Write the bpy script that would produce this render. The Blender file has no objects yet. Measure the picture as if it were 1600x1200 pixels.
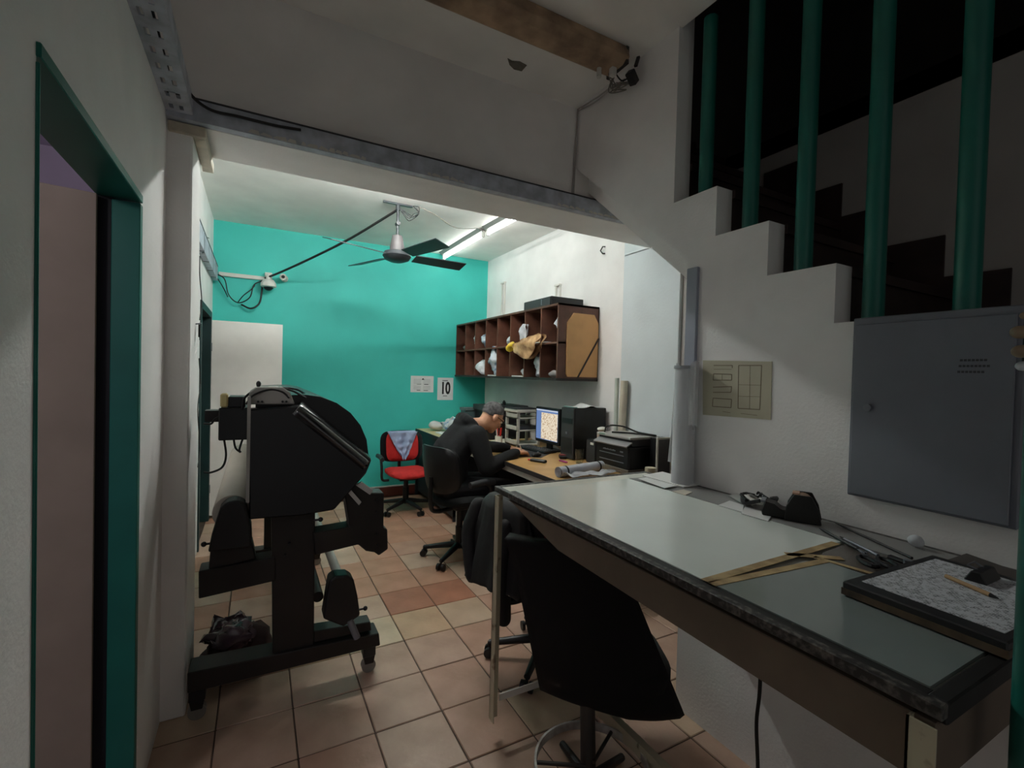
import bpy, bmesh, math, random
from mathutils import Vector, Matrix, Euler
random.seed(7)
S = bpy.context.scene
COL = S.collection

# ---------------------------------------------------------------- camera
RW = Matrix(((0.8791, 0.0144, 0.4765), (-0.4759, -0.0288, 0.8790), (0.0264, -0.9995, -0.0185)))  # world axes in lens axes
CAM = Vector((0.0, 0.0, 1.5))
FPX = 735.0
cd = bpy.data.cameras.new('camera'); cam = bpy.data.objects.new('camera', cd); COL.objects.link(cam)
cd.sensor_width = 36.0; cd.lens = FPX / 1600.0 * 36.0; cd.clip_start = 0.02; cd.clip_end = 60
right = Vector((RW[0][0], RW[1][0], RW[2][0])); back = -Vector((RW[0][2], RW[1][2], RW[2][2]))
right.normalize(); back = (back - right * back.dot(right)).normalized(); up = back.cross(right)
M4 = Matrix((right, up, back)).transposed().to_4x4(); M4.translation = CAM
cam.matrix_world = M4
S.camera = cam

# ---------------------------------------------------------------- world and exposure
w = bpy.data.worlds.new('world'); S.world = w; w.use_nodes = True
w.node_tree.nodes['Background'].inputs[0].default_value = (1.0, 0.97, 0.94, 1)
w.node_tree.nodes['Background'].inputs[1].default_value = 0.072
S.view_settings.view_transform = 'Standard'; S.view_settings.look = 'None'
S.view_settings.exposure = 1.34; S.view_settings.gamma = 1.0; S.view_settings.use_curve_mapping = False
TUBE_POWER = 8.2
S.cycles.diffuse_bounces = 8; S.cycles.max_bounces = 12

# ---------------------------------------------------------------- survey helpers: a sight line met with a plane of the place
def sight(px, py):
    c = Vector((px - 800.0, py - 600.0, FPX)); return RW @ c
def A_x(px, py, x): d = sight(px, py); return CAM + d * ((x - CAM.x) / d.x)
def A_y(px, py, y): d = sight(px, py); return CAM + d * ((y - CAM.y) / d.y)
def A_z(px, py, z): d = sight(px, py); return CAM + d * ((z - CAM.z) / d.z)

# ---------------------------------------------------------------- materials
def lin(c):
    return tuple(((x/255.0)/12.92 if x/255.0 <= 0.04045 else ((x/255.0+0.055)/1.055)**2.4) for x in c)
MATS = {}
def mat(name, rgb, rough=0.6, metal=0.0, var=0.10, scale=6.0, bump=0.0, bscale=60.0, spec=0.5, rgb2=None, lo=0.35, hi=0.65, alpha=1.0, trans=0.0, objcol=False, detail=6.0):
    if name in MATS: return MATS[name]
    m = bpy.data.materials.new(name); m.use_nodes = True; MATS[name] = m
    nt = m.node_tree; b = nt.nodes['Principled BSDF']; L = nt.links.new
    b.inputs['Roughness'].default_value = rough; b.inputs['Metallic'].default_value = metal
    b.inputs['Specular IOR Level'].default_value = spec
    b.inputs['Alpha'].default_value = alpha; b.inputs['Transmission Weight'].default_value = trans
    tc = nt.nodes.new('ShaderNodeTexCoord'); nz = nt.nodes.new('ShaderNodeTexNoise')
    nz.inputs['Scale'].default_value = scale; nz.inputs['Detail'].default_value = detail
    L(tc.outputs['Object'], nz.inputs['Vector'])
    rp = nt.nodes.new('ShaderNodeValToRGB'); rp.color_ramp.elements[0].position = lo; rp.color_ramp.elements[1].position = hi
    c = lin(rgb)
    c0 = lin(rgb2) if rgb2 else tuple(x*(1-var) for x in c); c1 = c if rgb2 else tuple(min(1, x*(1+var)) for x in c)
    rp.color_ramp.elements[0].color = (*c0, 1); rp.color_ramp.elements[1].color = (*c1, 1)
    L(nz.outputs['Fac'], rp.inputs['Fac'])
    if objcol:
        oi = nt.nodes.new('ShaderNodeObjectInfo'); mx = nt.nodes.new('ShaderNodeMix'); mx.data_type = 'RGBA'; mx.blend_type = 'MULTIPLY'; mx.inputs[0].default_value = 1.0
        L(rp.outputs['Color'], mx.inputs[6]); L(oi.outputs['Color'], mx.inputs[7]); L(mx.outputs[2], b.inputs['Base Color'])
    else:
        L(rp.outputs['Color'], b.inputs['Base Color'])
    if bump:
        n2 = nt.nodes.new('ShaderNodeTexNoise'); n2.inputs['Scale'].default_value = bscale; n2.inputs['Detail'].default_value = 4
        L(tc.outputs['Object'], n2.inputs['Vector'])
        bp = nt.nodes.new('ShaderNodeBump'); bp.inputs['Strength'].default_value = bump; bp.inputs['Distance'].default_value = 0.01
        L(n2.outputs['Fac'], bp.inputs['Height']); L(bp.outputs['Normal'], b.inputs['Normal'])
    return m
def emit(name, rgb, strength):
    if name in MATS: return MATS[name]
    m = bpy.data.materials.new(name); m.use_nodes = True; MATS[name] = m
    nt = m.node_tree; nt.nodes.remove(nt.nodes['Principled BSDF'])
    e = nt.nodes.new('ShaderNodeEmission'); e.inputs[0].default_value = (*lin(rgb), 1); e.inputs[1].default_value = strength
    nt.links.new(e.outputs[0], nt.nodes['Material Output'].inputs[0]); return m

# ---------------------------------------------------------------- mesh builder
class MB:
    def __init__(s): s.v = []; s.f = []
    def add(s, vs, fs):
        o = len(s.v); s.v += [Vector(p) for p in vs]; s.f += [tuple(i+o for i in q) for q in fs]; return s
    def box(s, x0, x1, y0, y1, z0, z1, T=None):
        vs = [Vector((x, y, z)) for z in (z0, z1) for y in (y0, y1) for x in (x0, x1)]
        if T is not None: vs = [T @ p for p in vs]
        return s.add(vs, [(0,2,3,1), (4,5,7,6), (0,1,5,4), (2,6,7,3), (0,4,6,2), (1,3,7,5)])
    def cyl(s, p0, p1, r0, r1=None, n=16, caps=True):
        p0 = Vector(p0); p1 = Vector(p1); r1 = r0 if r1 is None else r1
        d = (p1-p0).normalized(); a = d.orthogonal().normalized(); b = d.cross(a)
        vs = []
        for p, r in ((p0, r0), (p1, r1)):
            for i in range(n):
                t = 2*math.pi*i/n; vs.append(p + a*(r*math.cos(t)) + b*(r*math.sin(t)))
        fs = [(i, (i+1) % n, n+(i+1) % n, n+i) for i in range(n)]
        if caps: fs += [tuple(range(n-1, -1, -1)), tuple(range(n, 2*n))]
        return s.add(vs, fs)
    def tube(s, pts, r, n=8, closed=False):
        pts = [Vector(p) for p in pts]; m = len(pts); a = None; vs = []
        for i, p in enumerate(pts):
            q0 = pts[i-1] if (i or closed) else p; q1 = pts[(i+1) % m] if (i < m-1 or closed) else p
            d = (q1-q0).normalized()
            if a is None: a = d.orthogonal().normalized()
            a = (a - d*a.dot(d))
            a = a.normalized() if a.length > 1e-6 else d.orthogonal().normalized()
            b = d.cross(a)
            for k in range(n):
                t = 2*math.pi*k/n; vs.append(p + a*(r*math.cos(t)) + b*(r*math.sin(t)))
        fs = []
        for i in range(m if closed else m-1):
            for k in range(n):
                j = (i+1) % m
                fs.append((i*n+k, i*n+(k+1) % n, j*n+(k+1) % n, j*n+k))
        if not closed: fs += [tuple(range(n-1, -1, -1)), tuple((m-1)*n+k for k in range(n))]
        return s.add(vs, fs)
    def prism(s, poly, axis, a, b):
        # poly in the plane of the two other axes (x->yz, y->xz, z->xy)
        def P(u, t):
            return {'x': Vector((t, u[0], u[1])), 'y': Vector((u[0], t, u[1])), 'z': Vector((u[0], u[1], t))}[axis]
        n = len(poly); vs = [P(u, a) for u in poly] + [P(u, b) for u in poly]
        fs = [tuple(range(n-1, -1, -1)), tuple(range(n, 2*n))] + [(i, (i+1) % n, n+(i+1) % n, n+i) for i in range(n)]
        return s.add(vs, fs)
    def lathe(s, prof, c=(0,0,0), n=24, T=None):
        c = Vector(c); vs = []
        for r, z in prof:
            for i in range(n):
                t = 2*math.pi*i/n; vs.append(Vector((r*math.cos(t), r*math.sin(t), z)))
        vs = [(T @ p if T is not None else p) + c for p in vs]
        fs = []
        for j in range(len(prof)-1):
            for i in range(n): fs.append((j*n+i, j*n+(i+1) % n, (j+1)*n+(i+1) % n, (j+1)*n+i))
        fs += [tuple(range(n-1, -1, -1)), tuple((len(prof)-1)*n+i for i in range(n))]
        return s.add(vs, fs)
    def ball(s, c, r, nu=14, nv=8, T=None):
        r = (r, r, r) if not hasattr(r, '__len__') else r; c = Vector(c); vs = [Vector((0, 0, -r[2]))]
        for j in range(1, nv):
            ph = math.pi*j/nv - math.pi/2
            for i in range(nu):
                t = 2*math.pi*i/nu; vs.append(Vector((r[0]*math.cos(ph)*math.cos(t), r[1]*math.cos(ph)*math.sin(t), r[2]*math.sin(ph))))
        vs.append(Vector((0, 0, r[2])))
        vs = [(T @ p if T is not None else p) + c for p in vs]
        fs = [(0, 1+(i+1) % nu, 1+i) for i in range(nu)]
        for j in range(nv-2):
            for i in range(nu): fs.append((1+j*nu+i, 1+j*nu+(i+1) % nu, 1+(j+1)*nu+(i+1) % nu, 1+(j+1)*nu+i))
        k = len(vs)-1; o = 1+(nv-2)*nu
        fs += [(o+i, o+(i+1) % nu, k) for i in range(nu)]
        return s.add(vs, fs)
    def chain(s, pr, n=12):
        for (p, r) in pr: s.ball(p, r, n, 8)
        for (p, r), (q, t) in zip(pr, pr[1:]):
            if (Vector(q)-Vector(p)).length > 1e-5: s.cyl(p, q, r, t, n)
        return s
    def grid(s, fn, nu, nv):
        vs = [Vector(fn(i/nu, j/nv)) for j in range(nv+1) for i in range(nu+1)]
        fs = [(j*(nu+1)+i, j*(nu+1)+i+1, (j+1)*(nu+1)+i+1, (j+1)*(nu+1)+i) for j in range(nv) for i in range(nu)]
        return s.add(vs, fs)
    def build(s, name, m, parent=None, smooth=False, bevel=0.0, origin=None, seg=1):
        org = Vector(origin) if origin is not None else Vector((0, 0, 0))
        if parent is not None and origin is None and parent.get('_w'): org = Vector(parent['_w'])
        me = bpy.data.meshes.new(name); me.from_pydata([tuple(p-org) for p in s.v], [], s.f)
        bm = bmesh.new(); bm.from_mesh(me)
        bmesh.ops.recalc_face_normals(bm, faces=bm.faces)
        if bevel:
            es = [e for e in bm.edges if len(e.link_faces) == 2 and e.calc_face_angle(0) > 0.6]
            bmesh.ops.bevel(bm, geom=es, offset=bevel, segments=seg, profile=0.5, affect='EDGES', clamp_overlap=True)
        bm.to_mesh(me); bm.free()
        if m is not None: me.materials.append(m)
        if smooth:
            me.shade_smooth(); me.set_sharp_from_angle(angle=math.radians(smooth if smooth is not True else 40))
        o = bpy.data.objects.new(name, me); COL.objects.link(o)
        if parent is not None:
            o.parent = parent
            if origin is not None: o.location = org - Vector(parent.get('_w', (0, 0, 0)))
        elif origin is not None: o.location = org
        return o
def tag(o, label=None, cat=None, group=None, kind=None):
    if label: o['label'] = label
    if cat: o['category'] = cat
    if group: o['group'] = group
    if kind: o['kind'] = kind
    return o
def thing(name, loc, label, cat, group=None, world=True, rz=0.0):
    o = bpy.data.objects.new(name, None); COL.objects.link(o); o.empty_display_size = 0.05
    o.location = loc; o.rotation_euler = (0, 0, rz)
    if world: o['_w'] = tuple(loc)
    return tag(o, label, cat, group)
def struct(o): o['kind'] = 'structure'; return o
def one(mb, name, m, base, label, cat, group=None, **k):
    return tag(mb.build(name, m, None, origin=base, **k), label, cat, group)
def RZ(a): return Matrix.Rotation(a, 4, 'Z')
def TR(x, y, z): return Matrix.Translation((x, y, z))
def arc(c, r, a0, a1, n, plane='xz'):
    out = []
    for i in range(n+1):
        t = a0+(a1-a0)*i/n
        out.append((c[0]+r*math.cos(t), c[1]+r*math.sin(t)))
    return out
def smooth_path(pts, n=6):
    pts = [Vector(p) for p in pts]; P = [pts[0]*2-pts[1]] + pts + [pts[-1]*2-pts[-2]]; out = []
    for i in range(1, len(P)-2):
        for k in range(n):
            t = k/n; a, b, c, d = P[i-1], P[i], P[i+1], P[i+2]
            out.append(0.5*((2*b)+(c-a)*t+(2*a-5*b+4*c-d)*t*t+(-a+3*b-3*c+d)*t**3))
    out.append(pts[-1]); return out
def remesh(o, vox, it=6, fac=0.6):
    r = o.modifiers.new('remesh', 'REMESH'); r.mode = 'VOXEL'; r.voxel_size = vox; r.use_smooth_shade = True
    s = o.modifiers.new('smooth', 'SMOOTH'); s.factor = fac; s.iterations = it
    return o
def crumple(o, amt, scale, seed=0):
    rnd = random.Random(seed)
    from mathutils import noise
    for v in o.data.vertices:
        d = noise.noise_vector(Vector(v.co)*scale + Vector((seed*3.1, seed*1.7, seed)))
        v.co += d*amt
    return o
def text_part(name, s, size, m, parent, Mx, extrude=0.0008, align='CENTER'):
    cu = bpy.data.curves.new(name, 'FONT'); cu.body = s; cu.size = size; cu.extrude = extrude; cu.offset = 0.006; cu.align_x = align; cu.align_y = 'CENTER'
    t = bpy.data.objects.new(name+'_tmp', cu); COL.objects.link(t)
    dg = bpy.context.evaluated_depsgraph_get(); me = bpy.data.meshes.new_from_object(t.evaluated_get(dg))
    bpy.data.objects.remove(t); bpy.data.curves.remove(cu)
    me.transform(Mx); me.materials.clear(); me.materials.append(m)
    o = bpy.data.objects.new(name, me); COL.objects.link(o); o.parent = parent; return o

# palette
M_wall = mat('wall_paint', (239, 237, 236), 0.75, var=0.05, scale=3, bump=0.12, bscale=90)
M_wall2 = mat('pilaster_paint', (214, 222, 226), 0.7, var=0.04, scale=3, bump=0.1)
M_ceil = mat('ceiling_paint', (244, 242, 238), 0.85, var=0.06, scale=2.5)
M_teal = mat('teal_wall_paint', (64, 198, 187), 0.6, var=0.05, scale=2.5, bump=0.08, bscale=80)
M_tealtrim = mat('teal_gloss_paint', (27, 108, 96), 0.4, var=0.10, scale=5)
M_black = mat('black_plastic', (19, 20, 23), 0.45, var=0.2)
M_blk2 = mat('dark_grey_plastic', (50, 51, 54), 0.5, var=0.15)
M_dkmetal = mat('dark_metal', (58, 55, 52), 0.5, 0.2, var=0.2)
M_grey = mat('grey_metal', (128, 132, 140), 0.5, 0.5, var=0.12)
M_white = mat('white_plastic', (214, 212, 206), 0.5, var=0.05)
M_paper = mat('paper', (226, 226, 226), 0.8, var=0.04)
M_cable = mat('black_cable', (18, 18, 20), 0.5)
# ================================================================ the setting
ZC, ZB, YB, YB2, YT, XR, XP, XS = 3.15, 3.0, 2.40, 2.715, 5.68, 2.67, 2.645, 1.71
YF = -1.3
M_grout = mat('grout', (84, 70, 60), 0.9, var=0.35, scale=9)
fl = struct(MB().box(-2.2, 4.2, YF, 5.8, -0.12, -0.0045).build('floor', M_grout))
M_tile = mat('terracotta_tile', (250, 250, 250), 0.40, rgb2=(206, 200, 192), lo=0.25, hi=0.75, scale=5, bump=0.10, bscale=45, objcol=True)
tx, ty = 0.2922, 0.3062
tmb = MB().box(-tx/2+0.003, tx/2-0.003, -ty/2+0.003, ty/2-0.003, -0.010, 0.0)
tile0 = None
rt = random.Random(3)
for i in range(-4, 7):
    for j in range(-6, 13):
        cx, cy = 0.7455+tx*(i+0.5), 1.9490+ty*(j+0.5)
        if cy < -0.35 or cy > YT-0.02 or cx < -0.56 or cx > XR-0.05: continue
        if tile0 is None:
            t = tile0 = tmb.build('tile', M_tile, fl, bevel=0.003)
        else:
            t = tile0.copy(); COL.objects.link(t)
        t.location = (cx, cy, rt.uniform(-0.0012, 0.0008))
        t.rotation_euler = (rt.uniform(-.002, .002), rt.uniform(-.002, .002), 0)
        k = rt.random()
        base = (204, 172, 154) if k < .45 else (208, 178, 158) if k < .72 else (198, 160, 140) if k < .9 else (210, 184, 160)
        if j >= 4 and k < .55: base = (196, 150, 126)
        if (i, j) == (-1, 2): base = (226, 206, 180)
        if (i, j) == (0, 2): base = (212, 180, 150)
        if (i, j) in ((0, 3), (1, 3)): base = (180, 124, 100)
        if (i, j) == (-2, 2): base = (200, 174, 142)
        t.color = (*lin(base), 1)

# left wall of the front room, with the doorway in it
DY0, DY1, DZ = 1.11, 1.92, 2.045
struct(MB().box(-0.44, -0.34, YF, DY0, 0, ZC).box(-0.44, -0.34, DY1, YB+0.3, 0, ZC).box(-0.44, -0.34, DY0, DY1, DZ, ZC).build('wall_left', M_wall))
struct(MB().box(-0.44, -0.252, YB, YB2, 0, 2.51).build('wall_pillar', M_wall, bevel=0.006))
# rear room left wall with its own doorway near the far corner
RY0, RY1, RZ_ = 4.55, 5.42, 2.0
struct(MB().box(-0.52, -0.41, YB2, RY0, 0, ZB).box(-0.52, -0.41, RY1, YT, 0, ZB).box(-0.52, -0.41, RY0, RY1, RZ_, ZB).build('wall_left_rear', M_wall))
struct(MB().box(-0.52, 2.8, YT, YT+0.1, 0, ZB).build('wall_back', M_teal))
struct(MB().box(XR, XR+0.1, YB, YT, 0, ZB).build('wall_right', M_wall))
struct(MB().box(XP, XR+0.05, YB, 3.0, 0, 2.515).box(XP, XR+0.05, YB2, 3.0, 2.5, ZB).build('wall_pilaster', M_wall2, bevel=0.004))
cf = struct(MB().box(-2.2, XS+0.02, YF, YB+0.1, ZC, ZC+0.1).build('ceiling', M_ceil))
struct(MB().box(-0.52, 2.8, YB2-0.05, YT+0.05, ZB, ZB+0.1).build('ceiling_rear', M_ceil))
struct(MB().box(-0.44, XR+0.08, YB, YB2, 2.51, ZC).build('wall_bulkhead', M_wall))
M_flake = mat('peeled_paint', (110, 106, 96), 0.9, var=0.2, scale=30)
fk = [A_z(p[0], p[1], ZC-0.001) for p in ((793, 91), (800, 95), (812, 96), (823, 102), (815, 111), (803, 108), (796, 101))]
MB().prism([(p.x, p.y) for p in fk], 'z', ZC-0.003, ZC).build('paint_flake', M_flake, cf)
# baseboard at the teal wall
bb = struct(MB().box(-0.40, XR, YT-0.016, YT, 0, 0.115).build('baseboard_back', mat('skirting_tile', (104, 52, 40), 0.5, var=0.2)))
MB().box(-0.40, XR, YT-0.02, YT, 0.115, 0.128).build('top_strip', M_white, bb)

# staircase: side wall with stepped top, treads, far wall
TRD = [(1.607, 2.33), (1.37, 2.117), (1.13, 1.907), (0.885, 1.705), (0.645, 1.50), (0.405, 1.295), (0.165, 1.09), (-0.075, 0.885), (-0.315, 0.68), (-0.555, 0.475), (-0.795, 0.27)]
poly = [(1.607, ZC+.1)]
for k, (y, z) in enumerate(TRD):
    poly.append((y, z)); poly.append(((TRD[k+1][0] if k+1 < len(TRD) else -1.03), z))
poly += [(-1.03, 0), (1.5, 0), (1.5, 2.03), (YB, 2.785), (YB, ZC+.1)]
ws = struct(MB().prism(poly, 'x', XS, XS+0.10).build('wall_stair', M_wall))
M_step = mat('dark_stair_tile', (48, 33, 30), 0.5, var=0.25, scale=10)
st = bpy.data.objects.new('stair_flight', None); COL.objects.link(st); st.location = (2.2, 0.5, 0); st['_w'] = (2.2, 0.5, 0); struct(st)
rise, going = 0.2058, 0.2400
full = [(1.607+going*k, 2.33+rise*k) for k in range(4, 0, -1)] + TRD
for (y, z) in full:
    MB().box(XS+0.10, XR-0.005, y-going-0.012, y, z-0.035, z).box(XS+0.10, XR-0.005, y-going, y-0.0, z-rise, z-0.034).build('step', M_step, st)
MB().prism([(1.5, 1.90), (2.62, 2.84), (2.62, 2.97), (1.5, 2.03)], 'x', XS+0.10, XR).build('soffit_slab', M_wall, st)
# stepped dark skirting on the far stair wall
wf = struct(MB().box(XR, XR+0.1, YF, YB, 0, 2.95).build('wall_stair_far', mat('shaded_stair_paint', (176, 172, 168), .8, var=.06, scale=3)))  # same paint as the other walls, coloured darker for the stairwell shade
sk = [(1.80, 2.75), (1.585, 2.75), (1.585, 2.545), (1.365, 2.545), (1.365, 2.37), (1.155, 2.37), (1.155, 2.17), (0.935, 2.17), (0.935, 1.985), (0.72, 1.985), (0.72, 1.78), (0.5, 1.78), (0.5, 1.3), (1.80, 2.45)]
MB().prism(sk, 'x', XR-0.012, XR).build('skirting', M_step, wf)
# dark upper floor above the stairs
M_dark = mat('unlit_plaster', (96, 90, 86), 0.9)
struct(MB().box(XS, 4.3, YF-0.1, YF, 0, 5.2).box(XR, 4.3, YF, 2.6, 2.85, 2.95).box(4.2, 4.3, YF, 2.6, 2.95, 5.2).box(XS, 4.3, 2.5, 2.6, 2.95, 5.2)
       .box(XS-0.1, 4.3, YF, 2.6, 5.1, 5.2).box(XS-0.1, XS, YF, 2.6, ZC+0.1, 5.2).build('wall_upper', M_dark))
# side room behind the left doorway
struct(MB().box(-2.2, -2.1, YF, 3.2, 0, 2.6).box(-2.2, -0.44, 3.1, 3.2, 0, 2.6).box(-2.2, -0.44, YF-0.1, YF, 0, 2.6)
       .box(-2.2, -0.44, YF, 3.2, 2.55, 2.65).build('wall_side_room', mat('lilac_paint', (196, 186, 206), 0.8, var=0.04)))
ld = bpy.data.lights.new('side_room_fill_light', 'POINT'); ld.energy = 7.0; ld.color = (1.0, 0.96, 0.93); ld.shadow_soft_size = 0.12  # added lamp, out of view, brightens the side room and door leaf
bl = thing('side_room_fill_lamp', (-1.5, 0.4, 2.55), 'added round white ceiling lamp, out of view, lighting the room behind the left doorway', 'lamp')
MB().lathe([(0.03, 2.55), (0.03, 2.50), (0.16, 2.49), (0.17, 2.47), (0.05, 2.46)], (-1.5, 0.4, 0)).build('fill_lamp_plate', M_white, bl, smooth=True)
lo = bpy.data.objects.new('fill_lamp_light', ld); COL.objects.link(lo); lo.parent = bl; lo.location = (0, 0, -0.25)

# door_1: teal frame and the leaf swung into the side room
d1 = bpy.data.objects.new('door_1', None); COL.objects.link(d1); d1.location = (-0.39, 1.5, 0); d1['_w'] = (-0.39, 1.5, 0); struct(d1)
MB().box(-0.405, -0.333, DY1-0.03, DY1+0.004, 0, DZ-0.03).build('jamb', M_tealtrim, d1, bevel=0.002)
MB().box(-0.445, -0.335, DY0-0.002, DY0+0.004, 0, DZ-0.03).build('jamb', M_tealtrim, d1, bevel=0.002)
MB().box(-0.445, -0.333, DY0-0.002, DY1+0.004, DZ-0.022, DZ+0.004).build('head_jamb', M_tealtrim, d1, bevel=0.002)
MB().box(-0.446, -0.404, DY1-0.018, DY1, 0, DZ-0.022).build('gap_shade', mat('gap_shade_navy', (14, 18, 26), .7), d1)  # dark strip standing for the shade between leaf and jamb
T = TR(-0.436, 1.872, 0) @ RZ(math.radians(189))
lf = MB().box(0, 0.78, -0.04, 0, 0.01, 2.02, T).build('door_leaf', mat('beige_door', (158, 146, 132), 0.6, var=0.06), d1, bevel=0.002)
M_dkteal = mat('dark_teal_paint', (20, 52, 52), 0.5)
# door_2: white leaf folded open along the teal wall
d2 = bpy.data.objects.new('door_2', None); COL.objects.link(d2); d2.location = (-0.41, 5.4, 0); d2['_w'] = (-0.41, 5.4, 0); struct(d2)
for (a, b) in ((RY0-0.03, RY0+0.02), (RY1-0.02, RY1+0.06)): MB().box(-0.53, -0.398, a, b, 0, RZ_).build('jamb', M_dkteal, d2)
MB().box(-0.53, -0.398, RY0-0.03, RY1+0.06, RZ_-0.02, RZ_+0.04).build('head_jamb', M_dkteal, d2)
lf2 = MB().box(-0.405, 0.228, 5.475, 5.515, 0.03, 1.965).build('door_leaf', mat('white_door', (246, 243, 238), 0.55, var=0.03), d2, bevel=0.003)
for z in (0.3, 1.0, 1.7): MB().cyl((-0.400, 5.47, z-0.04), (-0.400, 5.47, z+0.04), 0.008).build('hinge', M_grey, d2, smooth=True)
struct(MB().box(-1.3, -1.2, 4.0, 5.7, 0, 2.6).box(-1.3, -0.52, 4.0, 4.1, 0, 2.6).box(-1.3, -0.52, 5.6, 5.7, 0, 2.6).box(-1.3, -0.52, 4.0, 5.7, 2.5, 2.6).build('wall_rear_closet', M_dark))

# balusters
gb = 'teal round stair posts'
bal = MB().cyl((0, 0, 0), (0, 0, 1.0), 0.031, n=20).build('baluster', M_tealtrim, None, smooth=60)
labs = ['farthest teal round stair post, on the highest visible step', 'second teal stair post from the top of the flight', 'middle teal stair post rising in front of the black opening',
        'teal stair post just above the left end of the grey panel', 'nearest teal stair post, above the right part of the grey panel']
for k, (y, zb) in enumerate(((1.50, 2.33), (1.27, 2.117), (1.045, 1.907), (0.81, 1.705), (0.575, 1.50))):
    o = bal if k == 0 else bal.copy()
    if k: COL.objects.link(o)
    o.location = (1.795, y, zb); o.scale = (1, 1, (ZC-zb if k == 0 else 4.6-zb)); tag(o, labs[k], 'post', gb)
pp = A_y(1622, 900, 0.235)
one(MB().cyl((pp.x, pp.y, 0), (pp.x, pp.y, ZC), 0.022, n=20), 'post', M_tealtrim, (pp.x, pp.y, 0), 'dark teal round post at the near end of the glass table', 'post', smooth=60)
# ================================================================ trays, lamps, fan, cables
M_tray = mat('painted_steel_tray', (176, 182, 194), 0.55, 0.0, var=0.2, scale=14)
M_trayw = mat('chipped_white', (206, 204, 198), 0.6, var=0.1)
# perforated tray along the left wall
y0, y1 = -1.2, 2.36
t = thing('cable_tray', (-0.29, 0.6, 2.53), 'perforated grey cable tray running along the top of the left wall', 'cable tray')
pl = MB(); xs = [-0.338, -0.322, -0.308, -0.288, -0.274, -0.250]; n = 38; dy = (y1-y0)/n
for k in range(n):
    a = y0+k*dy; ys = [a, a+dy*0.30, a+dy*0.70, a+dy]
    for i in range(5):
        for j in range(3):
            if j == 1 and i in (1, 3): continue
            pl.add([(xs[i], ys[j], 2.535), (xs[i+1], ys[j], 2.535), (xs[i+1], ys[j+1], 2.535), (xs[i], ys[j+1], 2.535)], [(0, 1, 2, 3)])
po = pl.build('perforated_base', M_tray, t)
po.modifiers.new('thick', 'SOLIDIFY').thickness = 0.003
MB().box(-0.340, -0.336, y0, y1, 2.533, 2.60).build('side_flange', M_tray, t)
MB().box(-0.252, -0.247, y0, y1, 2.533, 2.60).build('side_flange', M_tray, t)
MB().tube(smooth_path([(-0.30, -1.1, 2.55), (-0.31, 0.4, 2.548), (-0.29, 1.4, 2.549), (-0.30, 2.3, 2.55)]), 0.008).build('cable', M_cable, t)
# tray on the bulkhead
t = thing('cable_tray', (0.9, 2.36, 2.51), 'long grey cable tray fixed across the front of the ceiling beam', 'cable tray')
MB().box(-0.338, 2.30, 2.355, 2.362, 2.512, 2.605).build('front_plate', M_tray, t)
MB().box(-0.338, 2.30, 2.362, 2.40, 2.512, 2.517).build('base_plate', M_tray, t)
MB().box(-0.338, 2.30, 2.352, 2.40, 2.600, 2.607).build('cover_lip', M_blk2, t)
rr = random.Random(5)
for (a, b) in ((-0.05, 0.12), (0.16, 0.42), (0.75, 0.95), (1.55, 1.75), (1.78, 2.26)):
    m = MB(); x = a
    while x < b:
        wd = rr.uniform(0.02, 0.06); m.prism([(x, 2.516+rr.uniform(0, .004)), (x+wd, 2.514), (x+wd*0.9, 2.524+rr.uniform(0, .010)), (x+wd*.3, 2.528+rr.uniform(0, .006))], 'y', 2.3535, 2.3552); x += wd
    m.build('bare_edge', M_trayw, t)
one(MB().tube(smooth_path([A_y(282, 118, 2.2), A_y(300, 150, 2.3), A_y(330, 172, 2.345), A_y(372, 182, 2.345), A_y(430, 196, 2.345), A_y(470, 203, 2.35)]), 0.006), 'cable', M_cable, (-0.2, 2.3, 2.6),
    'black cable bending from the perforated tray onto the beam tray', 'cable')
one(MB().box(-0.252, -0.205, 2.41, 2.80, 2.465, 2.508).box(-0.335, -0.205, 2.385, 2.41, 2.465, 2.508), 'wood_strip', mat('bare_wood_strip', (196, 186, 168), 0.6, var=0.12, scale=20), (-0.24, 2.5, 2.465),
    'pale wooden strip wrapped round the top of the pillar', 'strip', bevel=0.003)

# bare rusty batten on the front ceiling
M_rust = mat('rusty_batten', (182, 154, 126), 0.6, rgb2=(120, 98, 80), scale=7, var=.3)
t = thing('batten_lamp', (0.9, 1.905, ZC), 'old brown ceiling batten without tubes above the stair side', 'lamp')
MB().prism([(1.83, ZC), (1.815, ZC-0.06), (1.85, ZC-0.085), (1.955, ZC-0.085), (1.99, ZC-0.06), (1.975, ZC)], 'x', 0.30, 1.60).build('housing', M_rust, t, bevel=0.003)
MB().box(1.585, 1.604, 1.825, 1.98, ZC-0.088, ZC).build('end_cap', M_dkmetal, t, bevel=0.003)
MB().box(1.545, 1.575, 1.88, 1.91, ZC-0.125, ZC-0.08).build('lamp_holder', M_white, t, bevel=0.004)
MB().cyl((1.50, 1.93, ZC-0.13), (1.50, 1.93, ZC-0.085), 0.012).build('wire_nut', M_white, t)
rr = random.Random(9)
cb = thing('wire_bundle', (1.66, 1.98, 3.02), 'tangled grey wires hanging from the end of the brown batten', 'wires')
for k in range(5):
    p = [(1.56+.01*k, 1.93, ZC-0.09), (1.60+rr.uniform(-.02, .03), 1.95+rr.uniform(-.03, .03), ZC-0.12-rr.uniform(0, .05)), (1.66+rr.uniform(-.02, .02), 1.93+rr.uniform(-.05, .05), ZC-0.10-rr.uniform(0, .06)), (1.69, 2.02+.012*k, ZC-0.05-.006*k)]
    MB().tube(smooth_path(p), 0.0035, 6).build('wire', mat('grey_wire', (120, 116, 108), 0.6), cb)
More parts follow.
